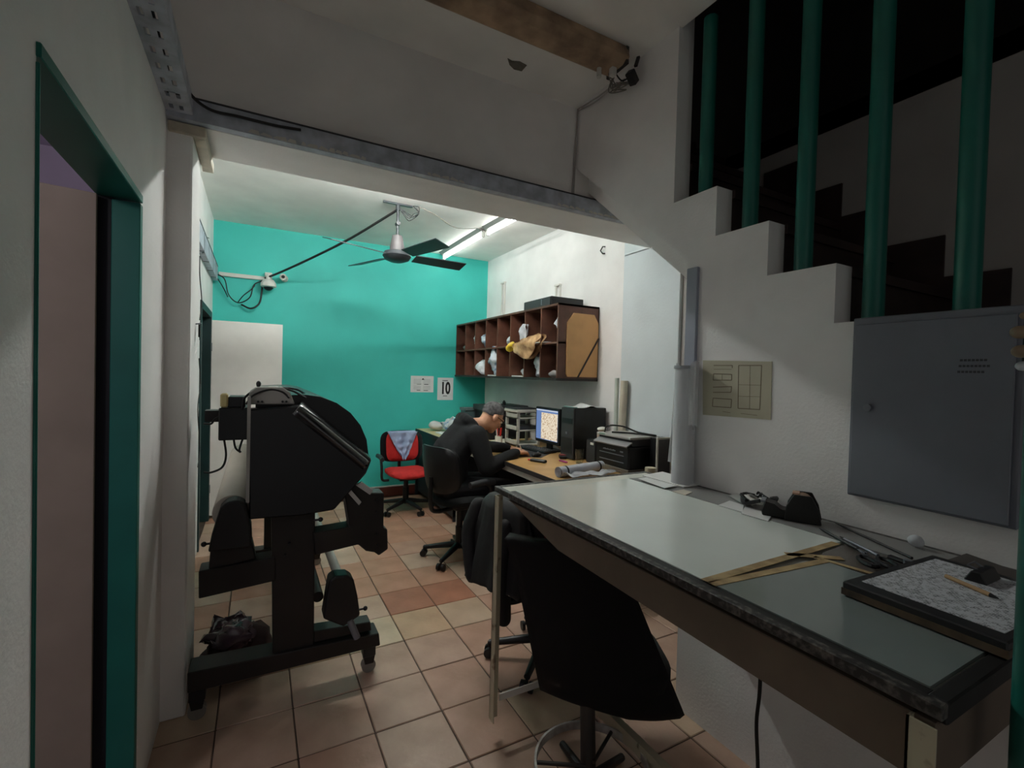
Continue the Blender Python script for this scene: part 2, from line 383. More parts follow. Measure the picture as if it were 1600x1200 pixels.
for k in range(2):
    MB().tube(smooth_path([(1.69, 2.02+.012*k, ZC-0.05-.006*k), (1.70, 2.2, ZC-0.035-0.02*k), (1.702, 2.388, ZC-0.012-.012*k)], 5)+[Vector((1.70+0.012*k-.02, 2.392, 2.62))], 0.0045, 6).build('drop_wire', mat('white_wire', (176, 172, 168), 0.6), cb)
p = A_y(988, 122, 1.86)
t = thing('connector_box', (p.x, p.y, p.z-.03), 'small black box dangling from wires near the stair wall', 'box')
T = TR(p.x, p.y, p.z) @ Euler((0.2, 0.6, 0.3)).to_matrix().to_4x4()
MB().box(-0.035, 0.03, -0.02, 0.02, -0.02, 0.02, T).build('body', M_black, t, bevel=0.004)
MB().tube(smooth_path([(1.58, 1.9, ZC-0.1), (1.62, 1.89, ZC-.13), (p.x, p.y, p.z+0.02)]), 0.004, 6).build('lead', M_cable, t)
T2 = TR(p.x+.01, p.y-.02, p.z+0.075) @ Euler((0.1, 0.35, 0.5)).to_matrix().to_4x4()
MB().box(-0.005, 0.005, -0.008, 0.008, -0.03, 0.03, T2).build('clip', M_black, t)

# fluorescent battens in the rear room
def batten(p0, p1, label, gain=1.0):
    p0 = Vector((*p0, ZB)); p1 = Vector((*p1, ZB)); L_ = (p1-p0).length; rz = math.atan2(p1.y-p0.y, p1.x-p0.x)
    t = thing('tube_lamp', (p0+p1)/2, label, 'lamp', 'fluorescent battens on the rear ceiling', world=False, rz=rz)
    h = L_/2
    MB().prism([(-0.022, 0), (-0.022, -0.03), (-0.012, -0.034), (0.012, -0.034), (0.03, -0.03), (0.065, 0)], 'x', -h, h).build('reflector', mat('reflector_grey', (120, 120, 116), 0.4, var=0.03), t)
    MB().cyl((-h+.03, 0, -0.064), (h-.03, 0, -0.064), 0.0135, n=12).build('tube', emit('tube_glow_%g' % gain, (250, 253, 248), TUBE_POWER*gain), t, smooth=True)
    for x in (-h+.013, h-.013): MB().box(x-.014, x+.014, -.016, .016, -0.085, -0.02).build('lamp_holder', M_white, t, bevel=0.003)
batten((2.03, 4.44), (2.02, 5.60), 'fluorescent tube lamp on the rear ceiling, next to the teal wall')
batten((2.09, 3.22), (2.045, 4.39), 'second fluorescent tube lamp, partly hidden behind the ceiling beam')
batten((0.3, 3.45), (1.5, 3.45), 'added unseen fluorescent tube lamp set crosswise close behind the ceiling beam', 10.5)  # added batten hidden by the beam, evens out the rear room light

# ceiling fan
F = Vector((1.078, 4.2, 0))
t = thing('ceiling_fan', (F.x, F.y, ZB), 'dark four-bladed ceiling fan hanging in the rear room', 'fan')
M_fan = mat('fan_dark', (52, 56, 60), 0.4, 0.2, var=0.1)
MB().cyl((F.x, F.y, 2.985), (F.x, F.y, 2.70), 0.012, n=12).build('down_rod', M_fan, t, smooth=True)
MB().box(F.x-.13, F.x+.13, F.y-.012, F.y+.012, 2.985, 3.0).cyl((F.x, F.y, 2.985), (F.x, F.y, 2.94), .02).build('ceiling_bracket', M_fan, t)
MB().cyl((F.x, F.y-.03, 2.82), (F.x, F.y+.03, 2.82), 0.018, n=10).build('rod_clamp', M_fan, t)
MB().lathe([(0.032, 2.715), (0.045, 2.71), (0.064, 2.60), (0.062, 2.575), (0.03, 2.57)], F, 24).build('canopy', mat('fan_grey', (92, 88, 90), 0.5, 0.0), t, smooth=True)
MB().lathe([(0.03, 2.585), (0.06, 2.58), (0.11, 2.565), (0.125, 2.53), (0.105, 2.50), (0.06, 2.482), (0.02, 2.478)], F, 28).build('motor', M_fan, t, smooth=True)
hub = Vector((F.x, F.y, 2.535))
for (px, py) in ((503, 368), (690, 378), (684, 409), (567, 410)):
    q = A_z(px, py, 2.545); d = Vector((q.x-F.x, q.y-F.y, 0)).normalized(); s = Vector((-d.y, d.x, 0)); Lb = 0.66
    tw = math.radians(-15)
    def B(u, v, dz=0):
        ww = 0.062+0.012*math.sin(min(1, max(0, (u-.16)/.5))*1.6)
        return hub + d*u + s*(v*ww*math.cos(tw)) + Vector((0, 0, v*ww*math.sin(tw)+dz))
    us = [0.16, 0.24, 0.36, 0.48, 0.58, Lb]
    m = MB(); vs = [B(u, v, dz) for dz in (-.003, .003) for u in us for v in (-1, 1)]
    fs = [(2*i, 2*i+1, 2*i+3, 2*i+2) for i in range(5)] + [(12+2*i, 12+2*i+2, 12+2*i+3, 12+2*i+1) for i in range(5)]
    fs += [(2*i, 2*i+2, 14+2*i, 12+2*i) for i in range(5)] + [(2*i+1, 13+2*i, 15+2*i, 2*i+3) for i in range(5)] + [(0, 12, 13, 1), (10, 11, 23, 22)]
    b = m.add(vs, fs).build('blade', M_fan, t)
    k = MB(); T = Matrix((d, s, Vector((0, 0, 1)))).transposed().to_4x4(); T.translation = hub
    k.box(0.09, 0.20, -0.018, 0.018, -0.012, -0.004, T).build('blade_iron', M_fan, b)
# wires at the fan top
wb = thing('fan_wires', (1.2, 4.15, 2.95), 'loose coil of wires beside the ceiling fan bracket', 'wires')
rr = random.Random(2)
for k in range(4):
    MB().tube(smooth_path([(1.09, 4.2, 2.96), (1.15+.02*k, 4.18, 2.93-rr.uniform(0, .06)), (1.19+.02*k, 4.16+rr.uniform(-.03, .03), 2.90+rr.uniform(-.04, .05)), (1.25, 4.14, 2.95+rr.uniform(-.03, .03)), (1.20, 4.15, 2.985)]), 0.0035, 6).build('wire', M_cable, wb)
MB().tube(smooth_path([(1.25, 4.14, 2.985), (1.42, 4.18, 2.955), (1.62, 4.25, 2.90), (1.80, 4.30, 2.925), (1.96, 4.35, 2.975)]), 0.004, 6).build('lamp_lead', mat('grey_wire', (120, 116, 108), 0.6), wb)
one(MB().tube(smooth_path([(1.06, 4.2, 2.93), (0.75, 4.62, 2.74), (0.45, 5.05, 2.60), (0.2, 5.42, 2.50), (0.06, 5.60, 2.45)]), 0.011), 'power_cable', M_cable, (0.5, 5.0, 2.5),
    'thick black cable running from the fan down to the wall cameras', 'cable')

# trunking, cameras and cable loops in the far left corner
t = thing('cable_tray', (-0.39, 4.9, 2.37), 'short grey cable tray on the rear left wall above the white door', 'cable tray')
MB().box(-0.408, -0.365, 3.9, 5.62, 2.375, 2.38).box(-0.372, -0.365, 3.9, 5.62, 2.38, 2.52).build('channel', M_tray, t)
MB().box(-0.374, -0.362, 3.9, 5.62, 2.515, 2.523).build('rim', M_blk2, t)
for yy in (4.25, 4.65, 5.05, 5.4): MB().box(-0.408, -0.364, yy, yy+.012, 2.372, 2.52).build('strap', M_blk2, t)
one(MB().box(-0.36, 0.06, YT-0.03, YT-0.001, 2.435, 2.475), 'cable_trunking', M_white, (-0.15, YT-0.015, 2.435), 'white trunking on the teal wall leading to the dome camera', 'trunking', bevel=0.004)
t = thing('dome_camera', (0.09, 5.57, 2.36), 'white dome security camera on the teal wall', 'camera')
MB().box(0.055, 0.125, YT-0.05, YT-0.001, 2.44, 2.52).build('mount', M_white, t, bevel=0.006)
MB().cyl((0.09, 5.57, 2.47), (0.09, YT-0.04, 2.47), 0.02).cyl((0.09, 5.57, 2.49), (0.09, 5.57, 2.42), 0.025).build('arm', M_white, t, smooth=True)
MB().lathe([(0.02, 2.44), (0.05, 2.43), (0.072, 2.395), (0.075, 2.36), (0.06, 2.352)], (0.09, 5.57, 0)).build('housing', M_white, t, smooth=True)
MB().ball((0.09, 5.57, 2.362), (0.048, 0.048, 0.045)).build('dome', M_black, t, smooth=True)
t = thing('bullet_camera', (0.245, 5.58, 2.46), 'small white bullet camera with black lens right of the dome camera', 'camera')
MB().cyl((0.245, YT-.001, 2.478), (0.245, YT-0.02, 2.478), 0.035).build('mount', M_white, t, smooth=True)
MB().cyl((0.245, YT-0.02, 2.478), (0.225, 5.54, 2.474), 0.03, 0.034).build('housing', M_white, t, smooth=True)
MB().cyl((0.2257, 5.5445, 2.4741), (0.225, 5.536, 2.4739), 0.017).build('lens', M_black, t, smooth=True)
Yc = 5.60
cl = thing('hanging_cables', (-0.1, Yc, 2.1), 'black cables looping down on the teal wall beside the dome camera', 'cables')
for path, r in (([(330, 425), (350, 435), (357, 460), (372, 473), (390, 465), (397, 445), (412, 438)], 0.006),
                ([(335, 428), (348, 448), (356, 464)], 0.005),
                ([(377, 476), (392, 482), (405, 474), (409, 455), (410, 440)], 0.009),
                ([(372, 472), (380, 462), (393, 452), (398, 446)], 0.005)):
    MB().tube(smooth_path([A_y(p[0], p[1], Yc+(.05 if i in (0, len(path)-1) else 0)) for i, p in enumerate(path)]), r, 6).build('cable', M_cable, cl)
cl = thing('cable_loops', (-0.38, 4.5, 1.2), 'thin dark wires hanging down the rear left wall', 'cables')
for k, path in enumerate(([(312, 400), (312, 430), (315, 470), (312, 500)], [(311, 560), (313, 600), (309, 640), (312, 700), (309, 730)], [(313, 372), (322, 371), (331, 372)], [(316, 395), (324, 395), (333, 398)])):
    MB().tube(smooth_path([A_x(p[0], p[1], -0.385) if k < 2 else A_x(min(p[0], 326), p[1], -0.37) for p in path]), 0.004, 6).build('cable', M_cable, cl)
p = A_y(297, 516, YB2-.12)
t = thing('hanging_keys', (-0.245, p.y, 1.72), 'small dark keys hanging on the side of the pillar', 'keys')
pz = p.z
MB().cyl((-0.252, p.y, pz+.03), (-0.228, p.y, pz+.035), 0.003, n=8).build('hook', M_grey, t)
MB().box(-0.236, -0.232, p.y-.012, p.y+.010, pz-.045, pz+.03).build('key', M_black, t, bevel=0.002)
MB().box(-0.241, -0.237, p.y-.004, p.y+.016, pz-.03, pz+.03).build('key', M_black, t, bevel=0.002)

# papers on the teal wall
M_ink = mat('ink', (28, 28, 30), 0.8)
M_inkg = mat('ink_grey', (120, 124, 126), 0.8)
ys_ = YT-0.004
def wall_y(px, py): return A_y(px, py, ys_)
a = wall_y(642, 587); b = wall_y(677, 613)
t = thing('wall_planner', ((a.x+b.x)/2, YT, b.z), 'white landscape planner sheet on the teal wall, left of the calendar', 'paper')
MB().box(a.x, b.x, ys_, YT, b.z, a.z).build('sheet', M_paper, t)
W = b.x-a.x; H = a.z-b.z; m = MB()
def ln(mm, u0, u1, v, h): mm.box(a.x+u0*W, a.x+u1*W, ys_-.0012, ys_, b.z+v*H-h/2, b.z+v*H+h/2)
for (u0, u1, v) in ((.26, .45, .5), (.58, .77, .49), (.26, .42, .12), (.56, .76, .11)): ln(m, u0, u1, v, .007)
m.prism([(a.x+.46*W, b.z+.76*H), (a.x+.6*W, b.z+.76*H), (a.x+.53*W, b.z+.87*H)], 'y', ys_-.0012, ys_)
m.build('print', M_ink, t)
m = MB()
for r_ in range(7):
    for c_ in range(2): ln(m, .12+.42*c_, .44+.42*c_, .2+.09*r_+(.04 if r_ > 2 else 0), .003)
m.build('small_print', M_inkg, t)
a = wall_y(684, 590); b = wall_y(707.5, 625)
t = thing('wall_calendar', ((a.x+b.x)/2, YT, b.z), 'white wall calendar sheet with a large black 10 on the teal wall', 'calendar')
MB().box(a.x, b.x, ys_, YT, b.z, a.z).build('sheet', M_paper, t)
W = b.x-a.x; H = a.z-b.z; m = MB(); ln(m, .3, .65, .87, .012); ln(m, .35, .62, .185, .010); m.build('small_print', M_inkg, t)
Mx = TR(a.x+W*.5-t.location.x, ys_-.001-YT, b.z+H*.51-t.location.z) @ Matrix.Rotation(math.pi/2, 4, 'X') @ Matrix.Diagonal((0.80, 1.25, 1, 1))
dt = text_part('numeral', '10', 0.165, M_ink, t, Mx)
# conduits and hooks on the right wall above the shelf
for k, (p0, p1, lb) in enumerate((((787, 441), (787, 500), 'thin white conduit on the right wall above the far part of the pigeonhole shelf'), ((872.5, 444), (872.5, 480), 'thin white conduit on the right wall above the near part of the pigeonhole shelf'))):
    q0 = A_x(*p0, XR-.01); q1 = A_x(*p1, XR-.01)
    t = thing('conduit', (XR-.01, q0.y, q1.z-.3), lb, 'conduit')
    for dy_ in (-.035, .035):
        MB().cyl((XR-.012, q0.y+dy_, q0.z), (XR-.012, q0.y+dy_, q1.z-.05), 0.011, n=8).build('pipe', M_white, t, smooth=True)
    MB().box(XR-.03, XR-.001, q0.y-.05, q0.y+.05, q0.z-.02, q0.z).build('bridge', M_white, t, bevel=.003)
q = A_x(943, 391, XR-.01)
one(MB().tube([(XR, q.y-.01, q.z+.03), (XR-.02, q.y, q.z+.03), (XR-.02, q.y+.03, q.z), (XR-.02, q.y, q.z-.03), (XR, q.y-.01, q.z-.03)], 0.006), 'wall_hook', M_dkmetal, (XR, q.y, q.z-.03), 'small metal hook on the right wall below the ceiling beam', 'hook')
# bluish duct at the end of the stair wall
struct(MB().box(XS-0.016, XS, 1.443, 1.503, 1.06, 2.0).build('trim_1', mat('blue_grey_duct', (150, 156, 170), 0.5, var=.05), bevel=0.003))
# ================================================================ pigeonhole shelf on the right wall
M_brown = mat('brown_laminate', (92, 58, 46), 0.45, var=0.2, scale=12)
M_brown2 = mat('brown_laminate_inside', (104, 66, 52), 0.55, var=0.2, scale=12)
M_tan = mat('tan_board', (208, 160, 106), 0.6, var=0.06, scale=8)
sx0, sx1, sy0, sy1, sz0, sz1 = 2.235, XR-0.005, 3.325, 5.655, 1.465, 2.125
t = thing('pigeonhole_shelf', (2.45, 4.5, sz0), 'brown wall shelf of sixteen pigeonholes with tan end panel', 'shelf')
MB().box(sx0, sx1, sy0, sy1, sz1-.018, sz1).build('top_board', M_brown, t)
MB().box(sx0-.01, sx1, sy0-.004, sy1, sz0, sz0+.022).build('bottom_board', mat('dark_edge', (40, 30, 28), .5), t)
MB().box(sx1-.008, sx1, sy0, sy1, sz0, sz1).build('back_board', M_brown2, t)
zm = (sz0+sz1)/2-0.005
MB().box(sx0+.004, sx1, sy0, sy1, zm-.008, zm+.008).build('middle_board', M_brown2, t)
NC = 8; cw = (sy1-sy0)/NC
for k in range(1, NC): MB().box(sx0+.006, sx1-.008, sy0+k*cw-.007, sy0+k*cw+.007, sz0+.02, sz1-.018).build('divider', M_brown2, t)
MB().box(sx0, sx1, sy1-.016, sy1, sz0, sz1).build('side_board', M_brown, t)
MB().box(sx0, sx1, sy0, sy0+.02, sz0, sz1).build('side_board', M_brown, t)
W_ = sx1-sx0
oc = [(sx0+.10, sz0+.035), (sx1-.012, sz0+.035), (sx1-.012, sz1-.15), (sx1-.06, sz1-.075), (sx0+.15, sz1-.075), (sx0+.085, sz1-.16), (sx0+.085, sz0+.06)]
ep = MB().prism(oc, 'y', sy0-.010, sy0).build('end_panel', M_tan, t)
def edge_strip(pts, wdt, y_a, y_b):
    m = MB()
    for p, q in zip(pts, pts[1:]):
        p = Vector((p[0], 0, p[1])); q = Vector((q[0], 0, q[1])); d = (q-p).normalized(); s = Vector((-d.z, 0, d.x))*wdt/2
        m.add([p-s+Vector((0, y_a, 0)), q-s+Vector((0, y_a, 0)), q+s+Vector((0, y_a, 0)), p+s+Vector((0, y_a, 0)), p-s+Vector((0, y_b, 0)), q-s+Vector((0, y_b, 0)), q+s+Vector((0, y_b, 0)), p+s+Vector((0, y_b, 0))],
              [(0, 1, 2, 3), (7, 6, 5, 4), (0, 4, 5, 1), (1, 5, 6, 2), (2, 6, 7, 3), (3, 7, 4, 0)])
    return m
edge_strip(oc+[oc[0]], .010, sy0-.013, sy0-.002).build('panel_edging', mat('dark_edge', (40, 30, 28), .5), ep)
edge_strip([(sx0+.205, sz0+.03), (sx1-.008, sz1-.28)], .014, sy0-.016, sy0-.009).build('diagonal_strap', mat('dark_edge', (40, 30, 28), .5), t)
# amplifier box on the shelf
q = A_x(839, 475, 2.27)
t = thing('amplifier_box', (2.46, 3.75, sz1), 'black electronic box lying on top of the pigeonhole shelf', 'box')
MB().box(2.27, 2.62, 3.50, 3.98, sz1, sz1+.085).build('case', M_black, t, bevel=.004)
MB().box(2.262, 2.27, 3.51, 3.97, sz1+.008, sz1+.078).build('front_panel', M_blk2, t)
MB().box(2.258, 2.262, 3.64, 3.655, sz1+.02, sz1+.07).build('handle', M_grey, t)
# contents: (column from the near end, row, kind ...)
M_bag = mat('white_plastic_bag', (206, 210, 216), 0.3, var=0.18, scale=14, bump=.3, bscale=20)
M_bagb = mat('blue_printed_bag', (205, 214, 224), 0.35, rgb2=(84, 120, 160), lo=.36, hi=.46, scale=9)
M_kraft = mat('tan_glossy_wrap', (214, 176, 132), 0.3, rgb2=(150, 108, 70), scale=10, lo=.4, hi=.6)
def blob(name, m, c, r, seed, label, cat, grp=None, amt=.35, sc=9):
    mb = MB().ball((0, 0, r[2]), r, 30, 20); o = mb.build(name, m, None, smooth=35)
    crumple(o, max(r)*amt, sc, seed); crumple(o, max(r)*amt*.5, sc*2.7, seed+50); crumple(o, max(r)*amt*.2, sc*6, seed+90)
    zmin = min(v.co.z for v in o.data.vertices)
    for v in o.data.vertices: v.co.z -= zmin
    o.location = c; return tag(o, label, cat, grp)
def cell(k, row): return (sy0+(k+.5)*cw, (zm+.008 if row else sz0+.022))
g = 'things kept in the pigeonholes'
y, z = cell(6, 1); blob('plastic_bag', M_bag, (2.36, y-.02, z+.02), (.07, .09, .10), 1, 'white folded cap-like bag in the upper row, second pigeonhole from the teal wall', 'bag', g)
y, z = cell(5, 1); blob('plastic_bag', M_bagb, (2.34, y, z), (.06, .07, .09), 2, 'blue and white bag in the upper row, third pigeonhole from the teal wall', 'bag', g)
y, z = cell(4, 1)
one(MB().box(2.30, 2.40, y-.06, y+.05, z, z+.02), 'paper_pad', mat('reddish_pad', (170, 110, 96), .7), (2.35, y, z), 'small reddish pad lying in an upper pigeonhole', 'pad', g, bevel=.002)
y, z = cell(3, 1); blob('paper_scrap', M_bag, (2.32, y-.03, z), (.05, .06, .05), 4, 'crumpled white paper in the upper row beside the tan package', 'paper', g)
y, z = cell(2, 1)
t = thing('wrapped_package', (2.22, y-.02, z-.02), 'tan glossy wrapped package with yellow tip sticking out of the pigeonholes', 'package', g)
def fan(outline, apex, bulge, x0, seed, amt):
    rim = smooth_path([A_x(*p, x0) for p in outline], 5); ap = A_x(*apex, x0); n = len(rim)-1
    def fn(sg):
        def f(u, v):
            k = u*n; i = min(n-1, int(k)); q = rim[i].lerp(rim[i+1], k-i); p = ap.lerp(q, .06+.94*v)
            return p + Vector((sg*bulge*math.sin(min(1, v*1.05)*2.6)*math.sin(math.pi*u)+.012*math.sin(u*23)*v, 0, 0))
        return f
    m = MB().grid(fn(1), 22, 12).grid(fn(-1), 22, 12)
    return m
o = fan([(806, 534), (828, 530), (846, 521), (846, 532), (839, 546), (827, 561), (815, 557), (806, 548)], (800, 541), .07, 2.21, 5, .01).build('wrapping', M_kraft, t, smooth=50); crumple(o, .016, 14, 5)
m = MB().ball(A_x(798, 541, 2.20), (.04, .045, .04), 14, 8); crumple(m.build('yellow_tip', mat('yellow_plastic', (222, 190, 60), .4), t, smooth=80), .03, 20, 6)
o = fan([(812, 528), (815, 512), (820, 506), (824, 512), (822, 530)], (814, 536), .03, 2.24, 8, .01).build('paper_fold', M_bag, t, smooth=50); crumple(o, .014, 18, 8)
y, z = cell(0, 1); blob('plastic_bag', M_bag, (2.40, y-.03, z), (.10, .07, .15), 7, 'tall white bag in the upper pigeonhole nearest the tan end panel', 'bag', g)
y, z = cell(1, 1)
one(MB().box(2.25, 2.5, y-.2, y+.08, z, z+.012), 'flat_folder', M_paper, (2.37, y, z), 'flat white folder lying in the near upper pigeonholes', 'folder', g, bevel=.002)
y, z = cell(5, 0); blob('plastic_bag', M_bag, (2.30, y-.02, z), (.10, .10, .085), 9, 'white plastic bag in the lower row, third pigeonhole from the teal wall', 'bag', g)
y, z = cell(4, 0); blob('plastic_bag', M_bagb, (2.33, y, z), (.09, .10, .15), 10, 'tall blue and white bag in the lower row near the middle', 'bag', g)
y, z = cell(4, 0)
one(MB().box(2.245, 2.32, y-.11, y+.08, z, z+.012), 'paper_pad', M_paper, (2.28, y, z), 'white pad under the tall blue and white bag', 'pad', g)
y, z = cell(2, 0)
one(MB().box(2.25, 2.36, y-.1, y+.11, z, z+.012), 'paper_pad', M_paper, (2.3, y, z), 'white pad in a lower pigeonhole under the tan package', 'pad', g)
blob('paper_scrap', M_bag, (2.31, y-.05, z+.012), (.035, .05, .03), 12, 'crumpled white scrap on a pad in the lower row', 'paper', g)
y, z = cell(1, 0); blob('plastic_bag', M_bag, (2.33, y-.03, z), (.06, .07, .11), 13, 'white plastic bag in the lower row, second pigeonhole from the end panel', 'bag', g)
y, z = cell(0, 0); blob('cloth_scrap', mat('grey_cloth', (150, 146, 146), .8), (2.32, y, z), (.05, .07, .025), 14, 'small grey cloth in the lower pigeonhole nearest the end panel', 'cloth', g)
y, z = cell(7, 1); blob('cloth_scrap', mat('grey_cloth', (150, 146, 146), .8), (2.33, y, z), (.05, .06, .02), 15, 'small grey scrap in the upper pigeonhole next to the teal wall', 'cloth', g)

# ================================================================ desks along the right wall
DZT = 0.81
M_desk = mat('ochre_desk_top', (196, 156, 100), 0.4, rgb2=(176, 134, 82), scale=5)
M_deskp = mat('pale_desk_top', (206, 186, 140), 0.4, var=.08, scale=5)
M_edge = mat('dark_desk_edge', (46, 44, 44), .5)
M_beige = mat('beige_steel', (176, 174, 164), .5, .1)
t = thing('computer_desk', (2.2, 3.5, 0), 'ochre computer desk with beige metal frame along the right wall', 'desk')
MB().box(1.755, XP-.005, 2.50, 4.40, DZT-.028, DZT).build('desk_top', M_desk, t, bevel=.002)
MB().box(1.748, 1.756, 2.50, 4.40, DZT-.030, DZT+.002).build('front_edging', M_edge, t)
MB().box(1.765, 1.795, 2.53, 4.38, DZT-.075, DZT-.028).build('front_rail', M_beige, t)
for (x, yy) in ((1.77, 2.55), (1.77, 4.34), (2.58, 2.55), (2.58, 4.34)): MB().box(x, x+.035, yy, yy+.035, 0, DZT-.028).build('leg', M_beige, t)
MB().box(2.55, 2.57, 2.58, 4.34, .35, .75).build('modesty_panel', M_blk2, t)
t = thing('side_counter', (2.2, 5.0, 0), 'pale topped counter with dark front panel in the far corner', 'counter')
MB().box(1.735, XR-.003, 4.42, 5.66, DZT-.025, DZT).build('counter_top', M_deskp, t, bevel=.002)
M_navy = mat('dark_navy_panel', (30, 38, 44), .5)
MB().box(1.728, 1.737, 4.42, 5.66, DZT-.03, DZT+.002).build('front_edging', M_navy, t)
MB().box(1.76, 1.78, 4.42, 5.66, 0.05, DZT-.03).build('front_panel', M_navy, t)
MB().box(1.738, 1.76, 5.62, 5.66, 0.0, DZT-.03).build('end_post', M_navy, t)
MB().box(1.76, XR-.01, 4.42, 4.44, 0, DZT-.03).build('side_panel', M_navy, t)

# white clothes and papers at the far end
M_cloth = mat('white_cloth', (214, 214, 214), .8, var=.08, bump=.2, bscale=30)
for k, (x, y, rx, ry, rz_, lb, mm) in enumerate(((1.90, 5.40, .10, .10, .055, 'small white bundle at the far corner of the counter', M_cloth), (2.06, 5.10, .16, .28, .075, 'heap of white and blue cloth on the counter against the teal wall', mat('white_blue_cloth', (216, 218, 222), .8, rgb2=(120, 150, 190), lo=.36, hi=.44, scale=6)), (2.05, 4.66, .10, .12, .10, 'white cloth bundle on the counter behind the hood of the man', M_cloth))):
    blob('cloth_bundle', mm, (x, y, DZT), (rx, ry, rz_), 20+k, lb, 'cloth', 'white cloths on the counter', .22, 7)
one(MB().box(1.82, 2.12, 4.85, 5.2, DZT, DZT+.012), 'paper_stack', M_paper, (2, 5, DZT), 'thin stack of white paper on the counter beside the cloth heap', 'paper')
# dark printer behind the man's head
t = thing('laser_printer', (2.40, 4.62, DZT), 'large black printer on the desk behind the head of the man', 'printer')
MB().box(2.16, 2.64, 4.45, 4.85, DZT, DZT+.34).build('body', M_black, t, bevel=.012)
MB().box(2.14, 2.62, 4.44, 4.86, DZT+.30, DZT+.36).build('scanner_lid', M_blk2, t, bevel=.006)
MB().box(2.53, 2.60, 4.438, 4.45, DZT+.20, DZT+.27).build('sticker', mat('grey_sticker', (110, 112, 116), .5), t)
MB().box(2.155, 2.165, 4.5, 4.8, DZT+.06, DZT+.14).build('paper_slot', M_blk2, t)
one(MB().box(2.22, 2.34, 4.56, 4.66, DZT+.361, DZT+.385), 'paper_pad', M_paper, (2.28, 4.6, DZT+.36), 'small white note block on the black printer', 'pad', bevel=.003)
one(MB().lathe([(.018, 0), (.018, .035), (.010, .04), (.010, .05)], (2.40, 4.60, DZT+.361), 12), 'small_bottle', M_black, (2.40, 4.60, DZT+.361), 'tiny black bottle standing on the black printer', 'bottle', smooth=True)
t = thing('document_box', (2.1, 4.95, DZT), 'dark teal grey box file beside the black printer', 'box file')
MB().box(2.06, 2.20, 4.88, 5.02, DZT, DZT+.30).build('case', mat('grey_teal_board', (70, 92, 94), .6), t, bevel=.003)
MB().box(2.05, 2.21, 4.87, 5.03, DZT+.28, DZT+.31).build('lid', mat('grey_teal_lid', (96, 114, 114), .6), t, bevel=.003)
# beige letter tray tower
t = thing('letter_tray', (2.36, 4.02, DZT), 'beige plastic letter tray tower on the desk', 'letter tray')
lx0, lx1, ly0, ly1 = 2.20, 2.46, 3.93, 4.18
M_lt = mat('beige_plastic', (186, 184, 174), .5)
for z in (.01, .15, .27):
    MB().box(lx0, lx1, ly0, ly1, DZT+z, DZT+z+.014).box(lx0, lx0+.012, ly0, ly1, DZT+z, DZT+z+.05).build('tray', M_lt, t, bevel=.003)
for (x, y) in ((lx0, ly0), (lx1-.03, ly0), (lx0, ly1-.02), (lx1-.03, ly1-.02)): MB().box(x, x+.03, y, y+.02, DZT, DZT+.33).build('post', M_lt, t, bevel=.004)
MB().box(lx0-.012, lx1+.012, ly0-.012, ly1+.012, DZT+.33, DZT+.362).build('lid', M_lt, t, bevel=.008)
MB().box(lx0+.01, lx1-.02, ly0+.02, ly1-.02, DZT+.164, DZT+.20).build('paper_pile', M_blk2, t)
one(MB().box(lx0-.012, lx1-.02, ly0, ly1, DZT+.363, DZT+.372), 'folder', M_blk2, (2.35, 4.05, DZT+.363), 'dark folder lying on the beige letter tray', 'folder')
# pen cup with red pens
pc = A_z(785, 690, DZT); pcx, pcy = 2.10, 4.12
t = thing('pen_cup', (pcx, pcy, DZT), 'white pen cup holding red pens near the letter tray', 'pen cup')
MB().lathe([(.035, DZT), (.037, DZT+.09), (.033, DZT+.09), (.031, DZT+.01)], (pcx, pcy, 0), 16).build('cup', M_white, t, smooth=True)
M_red = mat('red_plastic', (200, 44, 34), .4)
for k in range(4): MB().cyl((pcx+.012*math.cos(k*1.6), pcy+.012*math.sin(k*1.6), DZT+.015), (pcx+.03*math.cos(k*1.6), pcy+.03*math.sin(k*1.6), DZT+.17), .006, n=8).build('pen', M_red if k != 2 else M_white, t)
# telephone
t = thing('desk_phone', (2.0, 4.1, DZT), 'dark grey desk telephone in front of the face of the man', 'telephone')
T = TR(1.98, 4.02, DZT+.002) @ RZ(.3)
MB().prism([(-.09, 0), (.09, 0), (.09, .07), (-.09, .025)], 'y', -.09, .09).build('base', M_blk2, t).matrix_local = TR(1.98-2.0, 4.02-4.1, 0.0) @ RZ(.3)
h = MB().tube(smooth_path([(-.09, -.11, .06), (-.05, -.115, .085), (.03, -.115, .105), (.085, -.11, .10)]), .022, 10).build('handset', M_black, t, smooth=True); h.matrix_local = TR(1.98-2.0, 4.02-4.1, 0.0) @ RZ(.3)
# papers, keyboard, mouse mat and small stuff
def flat(name, m, pts, z, th, label, cat, grp=None):
    q = [A_z(p[0], p[1], z) for p in pts]; c = sum(q, Vector())/len(q)
    return one(MB().prism([(p.x, p.y) for p in q], 'z', z, z+th), name, m, (c.x, c.y, z), label, cat, grp)
flat('paper_sheet', M_paper, [(806, 692), (832, 687), (843, 691), (812, 697)], DZT, .003, 'white paper sheet on the desk between the man and the letter tray', 'paper')
flat('paper_sheet', mat('notebook', (220, 214, 196), .8), [(766, 690), (790, 683), (803, 689), (778, 699)], DZT+.001, .008, 'cream notebook under the hand of the writing man', 'notebook')
flat('keyboard_mat', M_blk2, [(792, 712), (812, 699), (866, 706), (845, 715.5)], DZT, .003, 'dark desk mat under the black keyboard', 'mat')
kc = A_z(838, 704, DZT)
t = thing('keyboard', (kc.x, kc.y, DZT+.003), 'black computer keyboard in front of the monitor', 'keyboard', world=False, rz=math.radians(8))
MB().box(-.075, .075, -.20, .20, 0, .018).build('case', M_black, t, bevel=.004)
k0 = None
